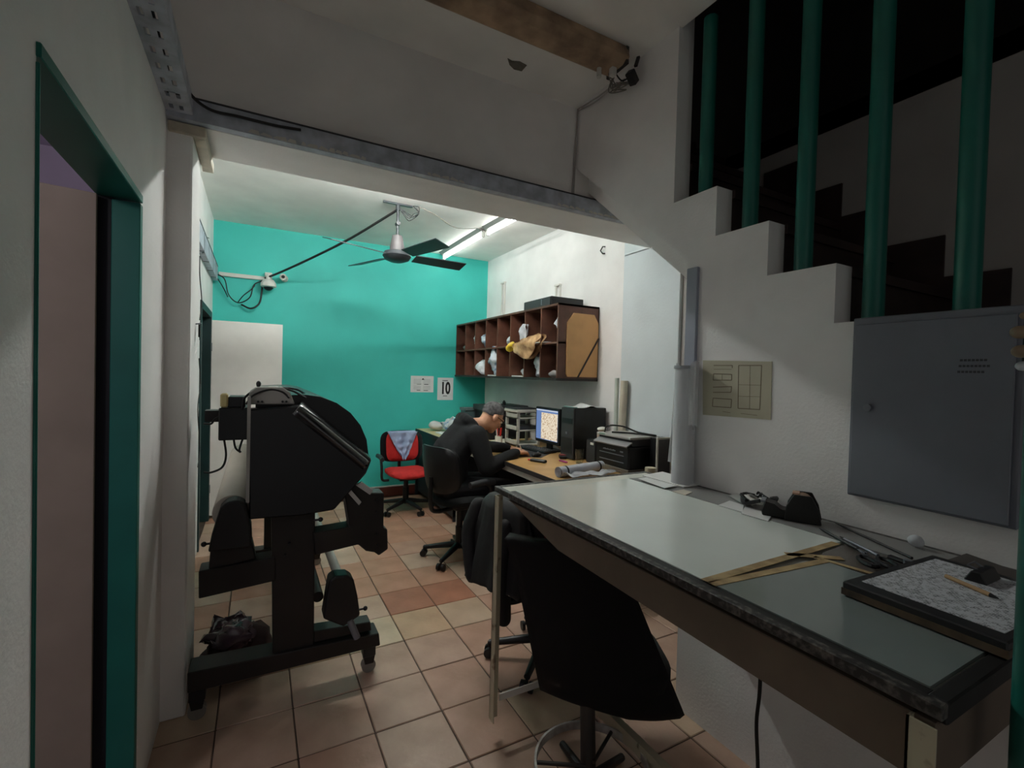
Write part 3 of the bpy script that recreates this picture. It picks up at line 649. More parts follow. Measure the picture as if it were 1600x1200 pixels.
for r_ in range(5):
    for c_ in range(14):
        if k0 is None: k0 = MB().box(-.011, .011, -.011, .011, 0, .006).build('key', M_blk2, t, bevel=.002); kk = k0
        else: kk = k0.copy(); COL.objects.link(kk)
        kk.location = (-.054+r_*.027, -.182+c_*.028, .018)
mc = A_z(838, 713.5, DZT)
t = thing('computer_mouse', (mc.x, mc.y, DZT), 'black computer mouse beside the keyboard', 'mouse', world=False, rz=.3)
crumple(MB().ball((0, 0, .016), (.055, .032, .022), 16, 10).build('shell', M_black, t, smooth=True), 0, 1)
MB().cyl((.02, -.004, .034), (.02, .004, .034), .008, n=10).build('wheel', M_grey, t)
pc_ = A_z(841, 722, DZT)
t = thing('remote_control', (pc_.x, pc_.y, DZT), 'black oblong remote with red tip on the wooden desk', 'remote', world=False, rz=math.radians(-62))
MB().box(-.07, .07, -.022, .022, 0, .022).build('case', M_black, t, bevel=.006)
MB().box(-.095, -.07, -.010, .010, .004, .016).build('tip', M_red, t, bevel=.003)
rc = A_z(879, 716, DZT)
t = thing('flat_case', (rc.x, rc.y, DZT), 'black and red flat case at the foot of the computer tower', 'case', world=False, rz=-.5)
MB().box(-.03, .03, -.05, .05, 0, .026).build('case', M_black, t, bevel=.005)
MB().box(-.028, .028, -.03, .03, .0262, .034).build('lid', mat('dark_red', (120, 46, 42), .5), t, bevel=.002)
sc = A_z(880, 722, DZT)
one(MB().box(sc.x-.012, sc.x+.012, sc.y-.05, sc.y+.05, DZT, DZT+.012), 'highlighter', mat('magenta_plastic', (150, 40, 110), .4), (sc.x, sc.y, DZT), 'magenta highlighter lying in front of the computer tower', 'marker', bevel=.004)
flat('paper_sheet', M_paper, [(847, 699), (868, 697), (874, 702), (856, 704)], DZT+.001, .006, 'small white note pad below the monitor', 'pad')
# monitor
t = thing('computer_monitor', (2.42, 3.66, DZT), 'black computer monitor showing a beige speckled picture', 'monitor')
mx, my0, my1, mz0, mz1 = 2.36, 3.46, 3.86, DZT+.07, DZT+.40
MB().box(mx, mx+.035, my0, my1, mz0, mz1).build('bezel', M_black, t, bevel=.006)
def screen_mat():
    m = bpy.data.materials.new('screen_picture'); m.use_nodes = True; nt = m.node_tree; nt.nodes.remove(nt.nodes['Principled BSDF'])
    e = nt.nodes.new('ShaderNodeEmission'); e.inputs[1].default_value = 0.34
    tc = nt.nodes.new('ShaderNodeTexCoord'); nz = nt.nodes.new('ShaderNodeTexNoise'); nz.inputs['Scale'].default_value = 60; nz.inputs['Detail'].default_value = 5
    rp = nt.nodes.new('ShaderNodeValToRGB'); rp.color_ramp.elements[0].position = .34; rp.color_ramp.elements[0].color = (*lin((176, 140, 106)), 1); rp.color_ramp.elements[1].position = .52; rp.color_ramp.elements[1].color = (*lin((246, 232, 206)), 1)
    L = nt.links.new; L(tc.outputs['Object'], nz.inputs['Vector']); L(nz.outputs['Fac'], rp.inputs['Fac']); L(rp.outputs['Color'], e.inputs[0]); L(e.outputs[0], nt.nodes['Material Output'].inputs[0]); return m
MB().box(mx-.002, mx, my0+.02, my1-.02, mz0+.03, mz1-.02).build('screen', emit('screen_blue', (120, 150, 205), .28), t)
MB().box(mx-.0035, mx-.002, my0+.02, my1-.11, mz0+.035, mz1-.05).build('picture_window', screen_mat(), t)
MB().box(mx-.003, mx-.002, my0+.02, my1-.02, mz1-.034, mz1-.022).build('title_bar', emit('screen_bar', (206, 216, 232), .32), t)
MB().box(mx+.03, mx+.05, 3.62, 3.70, DZT+.01, mz0+.12).build('neck', M_black, t)
MB().box(mx-.04, mx+.12, 3.55, 3.77, DZT, DZT+.014).build('foot', M_black, t, bevel=.004)
# computer tower
t = thing('computer_tower', (2.46, 3.25, DZT), 'black computer tower standing right of the monitor', 'computer')
MB().box(2.31, 2.64, 3.16, 3.33, DZT+.006, DZT+.43).build('case', M_black, t, bevel=.004)
MB().box(2.295, 2.31, 3.155, 3.335, DZT+.006, DZT+.43).build('front_panel', M_blk2, t, bevel=.006)
MB().box(2.292, 2.296, 3.17, 3.32, DZT+.30, DZT+.345).build('disc_drive', M_black, t)
MB().box(2.292, 2.296, 3.17, 3.32, DZT+.05, DZT+.18).build('grille', M_black, t)
MB().cyl((2.288, 3.245, DZT+.22), (2.296, 3.245, DZT+.22), .010, n=12).build('power_button', M_grey, t)
m = MB().grid(lambda u, v: (2.36+.26*v, 3.17+.16*u, DZT+.434+.035*math.exp(-((v-.5)/.16)**2)*(.4+.6*u)), 8, 14); o = one(m, 'paper_sheet', M_paper, (2.46, 3.25, DZT+.432), 'folded white paper lying on top of the computer tower', 'paper', smooth=True)
o.modifiers.new('t', 'SOLIDIFY').thickness = .002
one(MB().box(2.30, 2.345, 3.17, 3.32, DZT+.432, DZT+.440), 'flat_case', mat('teal_grey_case', (110, 136, 134), .4), (2.32, 3.25, DZT+.431), 'pale teal flat case on the front of the computer tower', 'case', bevel=.002)
# small speaker, jar, inkjet printer, loudspeaker
t = thing('desk_speaker', (2.42, 3.0, DZT), 'small black desk speaker with white badge beside the printer', 'speaker')
MB().box(2.37, 2.50, 2.945, 3.075, DZT, DZT+.19).build('cabinet', M_black, t, bevel=.006)
MB().box(2.365, 2.371, 2.955, 3.065, DZT+.01, DZT+.18).build('grille', M_blk2, t)
MB().box(2.361, 2.366, 2.97, 3.01, DZT+.15, DZT+.168).build('badge', M_white, t)
t = thing('small_jar', (2.47, 2.99, DZT+.19), 'small cream jar with white lid standing on the desk speaker', 'jar')
MB().lathe([(.02, DZT+.191), (.032, DZT+.20), (.034, DZT+.24), (.022, DZT+.255), (.01, DZT+.256)], (2.46, 3.0, 0), 16).build('jar', mat('cream_jar', (206, 188, 168), .4), t, smooth=True)
crumple(MB().ball((2.465, 2.995, DZT+.272), (.042, .04, .018), 14, 8).build('lid', M_white, t, smooth=True), .008, 20)
t = thing('inkjet_printer', (2.48, 2.72, DZT), 'black inkjet printer with open scanner on the near end of the desk', 'printer')
px0, px1, py0, py1 = 2.33, 2.63, 2.53, 2.90
MB().box(px0, px1, py0, py1, DZT+.03, DZT+.20).build('body', M_black, t, bevel=.012)
MB().box(px0-.005, px1+.0, py0-.004, py1+.004, DZT+.0, DZT+.035).build('paper_tray', mat('brown_grey_tray', (96, 88, 80), .5), t, bevel=.004)
MB().prism([(px0-.02, DZT+.195), (px0+.03, DZT+.225), (px0+.03, DZT+.232), (px0-.025, DZT+.203)], 'y', py0, py1).build('control_panel', mat('grey_panel', (150, 150, 152), .4), t)
MB().box(px0+.03, px1, py0, py1, DZT+.20, DZT+.25).build('scanner_bed', M_blk2, t, bevel=.004)
MB().box(px0+.005, px1, py0-.004, py1+.004, DZT+.25, DZT+.268).build('scanner_lid', mat('pale_lid', (176, 172, 168), .5), t, bevel=.004)
MB().box(px0+.004, px0+.009, py1-.10, py1-.03, DZT+.258, DZT+.266).build('badge', mat('green_badge', (110, 140, 120), .4), t)
for z in (.075, .125): MB().box(px0-.004, px0, py0+.05, py1-.05, DZT+z, DZT+z+.006).build('trim_line', M_grey, t)
m = MB()
for k in range(9): m.box(px0-.003, px0, py1-.10-.016*k, py1-.09-.016*k, DZT+.150, DZT+.158+.003*(k % 2))
m.box(px0-.003, px0, py0+.06, py0+.09, DZT+.150, DZT+.160); m.build('lettering', M_grey, t)
one(MB().tube(smooth_path([(2.38, 2.86, DZT+.272), (2.36, 2.80, DZT+.325), (2.44, 2.72, DZT+.325), (2.50, 2.62, DZT+.29), (2.58, 2.52, DZT+.275), (2.50, 2.70, DZT+.275), (2.40, 2.80, DZT+.275)]), .006), 'cable', M_cable, (2.45, 2.7, DZT+.27), 'black cable looped on the lid of the inkjet printer', 'cable')
q = [A_y(p[0], p[1], 2.45) for p in ((1030, 662), (1056, 666), (1056, 742), (1030, 735))]
t = thing('loudspeaker', (2.58, 2.5, DZT), 'black flat loudspeaker with pale frame next to the clear plastic roll', 'speaker')
MB().box(2.50, 2.62, 2.43, 2.50, DZT, DZT+.27).build('cabinet', M_black, t, bevel=.004)
fr = MB().box(2.49, 2.63, 2.415, 2.43, DZT+.262, DZT+.275).box(2.49, 2.63, 2.415, 2.43, DZT, DZT+.012).box(2.49, 2.50, 2.415, 2.43, DZT+.012, DZT+.262).box(2.62, 2.63, 2.415, 2.43, DZT+.012, DZT+.262); fr.build('frame', M_lt, t)
MB().box(2.50, 2.62, 2.42, 2.429, DZT+.012, DZT+.262).build('grille', M_blk2, t)
# glass, rolled sheets
gx = A_z(905, 724, DZT)
t = thing('drinking_glass', (gx.x, gx.y, DZT), 'empty clear drinking glass on the desk before the speaker', 'glass')
M_glass = mat('clear_glass', (235, 240, 240), .03, var=0, trans=1.0)
MB().lathe([(.028, DZT+.001), (.036, DZT+.115), (.0335, DZT+.115), (.026, DZT+.008)], (gx.x, gx.y, 0), 20).build('glass', M_glass, t, smooth=True)
t = thing('rolled_sheet', (2.0, 2.75, DZT), 'grey rolled vinyl sheet lying across the near end of the desk', 'roll')
a = Vector((1.82, 2.66, DZT+.036)); b = Vector((2.26, 2.74, DZT+.036)); 
M_vinyl = mat('grey_vinyl', (190, 192, 202), .4, var=.12, scale=8)
MB().cyl(a, b, .036, .036, 24, caps=False).build('roll', M_vinyl, t, smooth=True)
for f_, r_ in ((.13, .0375), (.88, .0375)):
    c = a.lerp(b, f_); MB().cyl(c, c+(b-a).normalized()*.014, r_, r_, 24).build('band', M_black, t, smooth=True)
sp = []
dd = (b-a).normalized(); aa = dd.cross(Vector((0, 0, 1)))
m = MB()
for tt in range(3):
    pts = [a + aa*(.010+.009*tt)*math.cos(k*.35) + Vector((0, 0, 1))*(.010+.009*tt)*math.sin(k*.35) for k in range(19)]
    m.tube(pts, .0022, 4)
m.build('inner_coil', M_vinyl, t)
o = one(MB().grid(lambda u, v: (1.84+.42*u, 2.53+.11*v, DZT+.012+.03*abs(math.sin(5*u+3*v))*(1-abs(2*v-1)*.3)), 16, 8), 'plastic_wrap', mat('clear_wrap', (190, 192, 198), .15, var=.15, scale=12, alpha=.75), (2.0, 2.6, DZT), 'crumpled clear plastic wrap beside the rolled vinyl sheet', 'wrap', smooth=60)
crumple(o, .02, 16, 3); o.modifiers.new('t', 'SOLIDIFY').thickness = .0015
for k, (y_, r_, lean, mm, lb) in enumerate(((2.985, .018, .015, mat('greenish_tube', (200, 208, 200), .5), 'thin pale green tube leaning on the wall behind the printer'), (2.92, .030, -.01, mat('cream_tube', (206, 196, 178), .6), 'thick cream cardboard tube leaning on the wall behind the printer'))):
    m = MB().cyl((2.60, y_, DZT), (2.61, y_+lean, 1.50-.02*k), r_, r_, 20, caps=False).cyl((2.60, y_, DZT), (2.61, y_+lean, 1.50-.02*k), r_*.9, r_*.9, 20, caps=False)
    one(m, 'cardboard_tube', mm, (2.60, y_, DZT), lb, 'tube', 'tubes leaning on the wall', smooth=True)
# ================================================================ chairs
M_fab = mat('black_fabric', (13, 13, 15), .85, var=.2, scale=20, bump=.1)
M_redf = mat('red_fabric', (190, 36, 34), .8, var=.12, scale=20, bump=.1)
def pad(w, d, th, crown, curve=0.0, n=10):
    # a cushion: x = depth, y = width, rounded outline, domed top
    def top(u, v, s):
        x = (u-.5)*2; y = (v-.5)*2
        k = 1.0/max(1e-6, (abs(x)**4+abs(y)**4)**.25) if max(abs(x), abs(y)) > 0 else 1
        m = max(abs(x), abs(y)); X = x*k*m; Y = y*k*m
        e = (1-m**6)
        return Vector((X*d/2, Y*w/2, s*(th/2*(.35+.65*e)) + crown*(1-m*m) + curve*Y*Y))
    mb = MB(); mb.grid(lambda u, v: top(u, v, 1), n, n); mb.grid(lambda u, v: top(1-u, v, -1), n, n)
    # stitch rims
    N = n+1
    rim = [i for i in range(N)]+[N*j+n for j in range(1, N)]+[N*n+i for i in range(n-1, -1, -1)]+[N*j for j in range(n-1, 0, -1)]
    def low(i): j, c = divmod(i, N); return N*N + j*N + (n-c)
    for a, b in zip(rim, rim[1:]+rim[:1]): mb.f.append((a, low(a), low(b), b))
    return mb
def xf(mb, T): mb.v = [T @ p for p in mb.v]; return mb
def star_base(t, r=.29, z=.06, rot=0.0, mm=None):
    mm = mm or M_black
    for k in range(5):
        a = rot+k*2*math.pi/5; d = Vector((math.cos(a), math.sin(a), 0))
        MB().cyl(d*.03+Vector((0, 0, z+.05)), d*r+Vector((0, 0, z+.012)), .026, .016, 10).build('base_arm', mm, t, smooth=True)
        c = MB(); p = d*r; s = Vector((-d.y, d.x, 0))
        c.cyl(p+s*.012+Vector((0, 0, .027)), p+s*.030+Vector((0, 0, .027)), .026, n=14).cyl(p-s*.030+Vector((0, 0, .027)), p-s*.012+Vector((0, 0, .027)), .026, n=14).cyl(p+Vector((0, 0, .03)), p+Vector((0, 0, z+.02)), .008, n=8)
        c.build('caster', M_black, t, smooth=True)
def office_chair(name, loc, rz, label, sm, bm_, seat_z=.48, arms=True, back_top=.95, back_bot=.60, bw=.44, sw=.46, group=None, base_rot=.3, plastic_back=True, shell_w=.015):
    t = thing(name, (loc[0], loc[1], 0), label, 'chair', group, world=False, rz=rz)
    star_base(t, rot=base_rot)
    MB().cyl((0, 0, .08), (0, 0, seat_z-.05), .025, n=14).cyl((0, 0, .10), (0, 0, .26), .032, n=14).build('gas_lift', M_black, t, smooth=True)
    MB().box(-.09, .09, -.09, .09, seat_z-.07, seat_z-.045).build('mechanism', M_dkmetal, t, bevel=.005)
    xf(pad(sw, .44, .085, .012, .02), TR(.02, 0, seat_z)).build('seat', sm, t, smooth=70)
    MB().tube(smooth_path([(-.08, 0, seat_z-.06), (-.22, 0, seat_z-.06), (-.285, 0, seat_z-.01), (-.29, 0, back_bot+.12)]), .018, 10).build('back_support', M_black, t, smooth=True)
    hb = back_top-back_bot
    T = TR(-.245, 0, (back_top+back_bot)/2) @ Matrix.Rotation(math.radians(-8), 4, 'Y') @ Matrix.Rotation(math.radians(90), 4, 'Y')
    xf(pad(bw, hb, .06, .01, .07), T).build('backrest', bm_, t, smooth=70)
    if plastic_back:
        T = TR(-.272, 0, (back_top+back_bot)/2) @ Matrix.Rotation(math.radians(-8), 4, 'Y') @ Matrix.Rotation(math.radians(90), 4, 'Y')
        xf(pad(bw+shell_w, hb+.02, .03, -.008, .075), T).build('back_shell', M_black, t, smooth=70)
    if arms:
        for s in (-1, 1):
            MB().tube(smooth_path([(.05, s*.2, seat_z-.055), (.06, s*.27, seat_z-.04), (.09, s*.285, seat_z+.08), (.04, s*.285, seat_z+.17), (-.08, s*.28, seat_z+.17)]), .014, 10).build('arm_bracket', M_black, t, smooth=True)
            MB().tube(smooth_path([(.11, s*.285, seat_z+.175), (.02, s*.287, seat_z+.19), (-.13, s*.28, seat_z+.18)]), .024, 10).build('armrest', M_blk2, t, smooth=True)
    return t
mc_ = office_chair('office_chair', (1.47, 3.55), math.radians(16), 'black office chair on which the man sits', M_fab, M_fab, base_rot=1.05, back_top=.93, back_bot=.58)
rc_ = office_chair('office_chair', (1.44, 5.02), math.radians(-90), 'red and black office chair standing against the teal wall', M_redf, M_redf, seat_z=.41, arms=True, back_top=.83, back_bot=.50, bw=.36, sw=.43, base_rot=.3, shell_w=.12)
M_dred = mat('dark_red_fabric', (128, 34, 34), .85, var=.15, scale=20)
jc_ = office_chair('office_chair', (1.36, 2.08), math.radians(6), 'black and dark red office chair carrying a black jacket behind the table', M_fab, M_dred, seat_z=.42, arms=False, back_top=.86, back_bot=.54, bw=.44, base_rot=0)

# blue cloth on the red chair: a triangular fall over the front of the backrest
M_blue = mat('pale_blue_cloth', (176, 194, 224), .85, rgb2=(150, 168, 204), scale=9, bump=.3, bscale=16)
def drape(u, v):
    w = .155*(1-v)**.8+.012; y = (u-.5)*2*w
    z = .835-.30*v+.02*math.cos(u*9)*v
    xoff = -.195+.008*math.sin(u*16+v*4)+.005*math.sin(v*26)*(.3+v)+.05*(y/.2)**2+.02*v
    return Vector((xoff, y+.02*v, z))
m = MB().grid(drape, 26, 26); m.grid(lambda u, v: Vector((-.195-.10*v, (u-.5)*.31, .835+.012*math.sin(v*3.14)-.04*v*v)), 10, 6)
T = TR(1.44, 5.02, 0) @ RZ(math.radians(-90)); xf(m, T)
o = one(m, 'draped_shirt', M_blue, (1.44, 5.2, .55), 'pale blue shirt hung over the backrest of the red chair', 'shirt', smooth=80); o.modifiers.new('t', 'SOLIDIFY').thickness = .005
# black jacket over the jacket chair, sleeves hanging
M_jack = mat('black_jacket', (19, 18, 20), .75, var=.25, scale=8, bump=.3, bscale=14)
def jk(u, v):
    a = math.pi*(1.0+1.0*u) if False else 2*math.pi*u
    w = .17+.09*min(1, v*1.6); d = .055+.035*v
    z = .905-.46*v-.05*v*math.sin(u*6.28*1.0+.6)
    f = 1+.10*math.sin(9*a+2*v)*v+.06*math.sin(17*a)*v
    top = min(1, (v/.12))**.5
    return Vector((d*f*math.cos(a)*top-.27-.03*v, w*f*math.sin(a)*(.55+.45*top)*1.0, z))
m = MB().grid(jk, 64, 26); xf(m, TR(1.36, 2.08, 0) @ RZ(math.radians(6)))
t = thing('jacket', (1.08, 2.05, .43), 'black jacket hung over the chair behind the far table leg', 'jacket')
o = m.build('body', M_jack, t, smooth=80); o.modifiers.new('t', 'SOLIDIFY').thickness = .006
for s, pts in ((1, [(1.05, 2.27, .80), (1.0, 2.27, .68), (.985, 2.22, .56), (.98, 2.18, .47)]), (-1, [(1.06, 1.95, .78), (1.02, 1.93, .64), (1.02, 1.92, .48), (1.03, 1.92, .36)])):
    mm = MB(); P = smooth_path(pts, 5); mm.chain([(p, .048-.0008*i) for i, p in enumerate(P)]); o = mm.build('sleeve', M_jack, t, smooth=True); remesh(o, .012, 3)

# near drafting chair under the table
cxx, cyy = 1.16, 1.33
ang = math.atan2(.46, .89)
nx = Vector((.46, .89, 0)).normalized(); sxv = Vector((.89, -.46, 0)).normalized()
t = thing('drafting_chair', (1.20, 1.42, 0), 'black shell drafting chair with foot ring pushed under the glass table', 'chair')
def shell(u, v, off):
    # u across, v from bottom (0) to top (1)
    zz = .20+.695*v
    half = (.285-.075*min(1, v*1.2))*min(1, (.35+((v)/.10)**.5*.65) if v < .10 else 1)
    x = (u-.5)*2
    bow = .05*x*x + (.10*(1-v/.16)**2 if v < .16 else 0)
    c = Vector((1.19, 1.276, 0)) - sxv*(.24*v)
    return c + sxv*(x*half) + nx*(bow+off) + Vector((0, 0, zz-.05*x*(1-v)))
m = MB(); m.grid(lambda u, v: shell(u, v, 0), 16, 26); o = m.build('shell_back', mat('near_black_shell', (9, 9, 10), .85, var=.15), t, smooth=80)
sd = o.modifiers.new('t', 'SOLIDIFY'); sd.thickness = .05; sd.offset = -1
seat = xf(pad(.50, .44, .16, .01), TR(1.16+nx.x*.22, 1.30+nx.y*.22, .36) @ RZ(math.atan2(nx.y, nx.x))); seat.build('seat', mat('near_black_shell', (16, 16, 18), .8), t, smooth=70)
pcx, pcy = 1.05, 1.27
MB().cyl((pcx+.03, pcy+.06, .02), (pcx+.06, pcy+.12, .34), .028, n=16).build('post', M_dkmetal, t, smooth=True)
rc0 = Vector((pcx+.02, pcy+.035, .11)); 
ring = MB(); N = 48
prof = [(.196, -.016), (.204, -.016), (.204, .016), (.196, .016)]
vs = []; fs = []
for i in range(N):
    a = 2*math.pi*i/N
    for (r_, z_) in prof: vs.append(rc0+Vector((r_*math.cos(a), r_*math.sin(a), z_)))
for i in range(N):
    j = (i+1) % N
    for k in range(4): fs.append((i*4+k, i*4+(k+1) % 4, j*4+(k+1) % 4, j*4+k))
ring.add(vs, fs).build('foot_ring', mat('worn_chrome_ring', (226, 224, 218), .35, .2, rgb2=(170, 164, 156), scale=20), t, smooth=30)
for k in range(3):
    a = .5+k*2*math.pi/3; MB().cyl(rc0+Vector((.02*math.cos(a), .02*math.sin(a), 0)), rc0+Vector((.2*math.cos(a), .2*math.sin(a), 0)), .007, n=8).build('ring_spoke', M_dkmetal, t)
for k in range(5):
    a = .2+k*2*math.pi/5; d = Vector((math.cos(a), math.sin(a), 0)); b0 = Vector((pcx+.03, pcy+.06, 0))
    MB().cyl(b0+Vector((0, 0, .04)), b0+d*.2+Vector((0, 0, .02)), .018, .014, 8).build('base_arm', M_black, t)

# ================================================================ the man at the desk
M_skin = mat('skin', (196, 146, 118), .55, var=.08, scale=12)
M_hood = mat('black_hoodie', (15, 16, 20), .9, var=.2, scale=14, bump=.2, bscale=30)
M_trs = mat('dark_trousers', (26, 27, 32), .85, var=.15)
M_hair = mat('grey_hair', (108, 106, 108), .8, rgb2=(58, 56, 58), scale=30, bump=.5, bscale=160)
PY = 3.60
O = Vector((0, PY-3.65, 0))
def P(x, y, z): return Vector((x, y, z))+O
HC = P(1.765, 3.655, 1.135)                       # head centre
TH = TR(*HC) @ RZ(math.radians(4)) @ Matrix.Rotation(math.radians(38), 4, 'Y')   # nods towards the desk
def hp(x, y, z): return TH @ Vector((x, y, z))
R3 = TH.to_3x3().to_4x4()
b = MB()
b.ball(hp(-.012, 0, .035), (.098, .078, .092), 20, 14, R3)        # skull
b.ball(hp(.035, 0, -.02), (.062, .062, .088), 18, 12, R3)         # face
b.ball(hp(.060, 0, -.088), (.032, .036, .028), 14, 8, R3)         # chin
b.ball(hp(.020, .040, -.055), (.045, .022, .04), 12, 8, R3).ball(hp(.020, -.040, -.055), (.045, .022, .04), 12, 8, R3)
b.ball(hp(.088, 0, .035), (.018, .058, .013), 12, 8, R3)          # brow
b.chain([(hp(.092, 0, .018), .009), (hp(.112, 0, -.018), .013), (hp(.100, 0, -.024), .013)])   # nose
b.ball(hp(.088, 0, -.052), (.014, .026, .008), 12, 8, R3).ball(hp(.085, 0, -.064), (.013, .023, .008), 12, 8, R3)   # lips
for s in (-1, 1):
    b.ball(hp(-.008, s*.083, -.005), (.022, .010, .034), 12, 8, R3).ball(hp(-.004, s*.080, -.03), (.010, .008, .014), 8, 6, R3)
    b.ball(hp(.075, s*.042, -.018), (.022, .018, .02), 10, 8, R3)
nb = P(1.60, 3.65, 1.075)
b.chain([(hp(-.03, 0, -.03), .060), (hp(-.03, 0, -.09), .057), (nb, .062), (P(1.54, 3.65, 1.0), .08)])
b.chain([(P(1.54, 3.65, 1.0), .10), (P(1.43, 3.65, .85), .11), (P(1.37, 3.65, .66), .11), (P(1.39, 3.65, .58), .12)])
ARM = {}
for s in (-1, 1):
    sh = P(1.545, 3.65+s*.185, 1.015)
    el = P(1.60, 3.65-.27, .765) if s < 0 else P(1.72, 3.65+.27, .85)
    wr = P(1.935, 3.65-.16, .855) if s < 0 else P(2.0, 3.65+.10, .845)
    ARM[s] = (sh, el, wr)
    b.chain([(P(1.54, 3.65, 1.0), .08), (sh, .055), (sh.lerp(el, .5), .046), (el, .038), (el.lerp(wr, .4), .036), (wr, .024)])
    # hand: palm, four fingers, thumb
    d = (wr-el).normalized(); d = Vector((d.x, d.y, -.10)).normalized()
    si = Vector((-d.y, d.x, 0)).normalized()*(1 if s < 0 else -1)    # towards the thumb side
    dn = d.cross(si); dn = dn if dn.z < 0 else -dn
    pb = wr+d*.02; pe = wr+d*.085
    for k in range(4):
        q = (k-1.5)*.019
        b.chain([(pb+si*q*.7, .017), (pe+si*q, .0145)], 10)
    lens = (.034, .041, .038, .029)
    for k in range(4):
        q = (1.5-k)*.020; L_ = lens[k]; base = pe+si*q
        c1 = (d*.8+dn*.45).normalized(); c2 = (d*.25+dn*.9-si*.05).normalized(); c3 = (d*-.35+dn*.7).normalized()
        if s > 0: c1, c2, c3 = (d+dn*.15).normalized(), (d+dn*.35).normalized(), (d+dn*.5).normalized()
        p1 = base+c1*L_; p2 = p1+c2*L_*.75; p3 = p2+c3*L_*.55
        b.chain([(base, .0115), (p1, .0105), (p2, .0095), (p3, .0085)], 10)
    tb = wr+d*.035+si*.024
    t1 = tb+(d*.6+si*.65+dn*.3).normalized()*.036; t2 = t1+(d*.9-si*.2+dn*.35).normalized()*.03; t3 = t2+(d*.7-si*.6+dn*.3).normalized()*.022
    b.chain([(tb, .016), (t1, .0125), (t2, .011), (t3, .0095)], 10)
    if s < 0: PEN0 = p2-si*.0+dn*.02; HAND = (pe, d, si, dn, t3)
LEG = {}
for s in (-1, 1):
    hip = P(1.40, 3.65+s*.095, .575); kn = P(1.86, 3.65+s*.14, .565); an = P(1.80+.03*s, 3.65+s*.15, .10)
    LEG[s] = (hip, kn, an)
    b.chain([(P(1.39, 3.65, .58), .11), (hip, .09), (hip.lerp(kn, .5), .075), (kn, .055), (kn.lerp(an, .4), .05), (an, .035), (an+Vector((.10, 0, -.055)), .028)])
person = b.build('person', M_skin, None, origin=(1.42, PY, 0)); remesh(person, .0075, 4, .5)
tag(person, 'man in a black hooded sweatshirt bent over the desk, writing', 'person'); person['_w'] = (1.42, PY, 0)
# hoodie
h = MB()
h.chain([(P(1.40, 3.65, .60), .155), (P(1.37, 3.65, .72), .150), (P(1.40, 3.65, .86), .155), (P(1.49, 3.65, .98), .135), (P(1.565, 3.65, 1.05), .088)], 20)
for s in (-1, 1):
    h.chain([(P(1.39, 3.65+s*.05, .62), .135), (P(1.39, 3.65+s*.07, .84), .125), (P(1.50, 3.65+s*.08, .98), .105)], 16)
    sh, el, wr = ARM[s]; d = (wr-el).normalized()
    h.chain([(P(1.52, 3.65+s*.08, 1.0), .095), (sh, .082), (sh.lerp(el, .45), .080), (el, .070), (el.lerp(wr, .35), .062), (wr-d*.06, .050), (wr-d*.02, .040)], 16)
# hood bunched behind the neck
for k in range(9):
    a = -1.9+3.8*k/8
    h.ball(P(1.53-.035*math.cos(a*.8), 3.65+.105*math.sin(a*.82), 1.115+.03*math.cos(a)), (.045, .04, .042), 12, 8)
h.ball(P(1.475, 3.65, 1.10), (.055, .085, .05), 14, 8)
hd = h.build('hoodie', M_hood, person); remesh(hd, .011, 5, .5)
tr = MB()
for s in (-1, 1):
    hip, kn, an = LEG[s]
    tr.chain([(P(1.39, 3.65, .585), .125), (hip, .105), (hip.lerp(kn, .5), .09), (kn, .07), (kn.lerp(an, .4), .066), (an+Vector((0, 0, .01)), .055)], 16)
remesh(tr.build('trousers', M_trs, person), .012, 4)
for s in (-1, 1):
    an = LEG[s][2]; sh_ = MB().ball(an+Vector((.05, 0, -.055)), (.135, .05, .045), 16, 10).ball(an+Vector((-.03, 0, -.035)), (.06, .045, .06), 12, 8)
    o = sh_.build('shoe', M_black, person); remesh(o, .008, 2)
# hair: cap over crown, sides and nape, ears free
hr = MB()
def hair(u, v):
    a = 2*math.pi*u; ph = math.pi/2 - v*math.radians(118)
    x = math.cos(ph)*math.cos(a); y = math.cos(ph)*math.sin(a); z = math.sin(ph)
    front = max(0, x)
    lim = -.05+.62*front**1.2
    zz = max(z, -.78 if x < -.35 else lim-.35 if x < .15 else lim)
    k = .004 if z < lim else 0
    return hp(-.014+(.104-k)*x, (.083-k)*y, .037+.100*zz)
hr.grid(hair, 36, 18); ho = hr.build('hair', M_hair, person, smooth=80); crumple(ho, .004, 60, 4)
gl = MB()
for s in (-1, 1):
    cg = Vector((.112, s*.034, .012)); pts = [TH @ (cg+Vector((0, .026*math.cos(a), .019*math.sin(a)))) for a in [2*math.pi*i/16 for i in range(16)]]
    gl.tube(pts, .0028, 6, closed=True); gl.tube([hp(.112, s*.06, .018), hp(.06, s*.080, .018), hp(-.015, s*.086, .012)], .0026, 6)
gl.tube([hp(.112, -.009, .014), hp(.114, 0, .017), hp(.112, .009, .014)], .0026, 6)
gl.build('glasses', M_black, person)
for s in (-1, 1):
    e = MB().ball(hp(.0855, s*.032, .012), .0115, 12, 8).build('eye', M_white, person, smooth=True)
    MB().ball(hp(.0955, s*.032, .009), .0045, 10, 6).build('pupil', M_black, e, smooth=True)
pe, d, si, dn, t3 = HAND
one(MB().cyl(t3+dn*.022+d*.02, t3-dn*.09-d*.05, .0045, .0045, 8), 'pen', M_white, t3, 'white pen in the right hand of the man', 'pen')
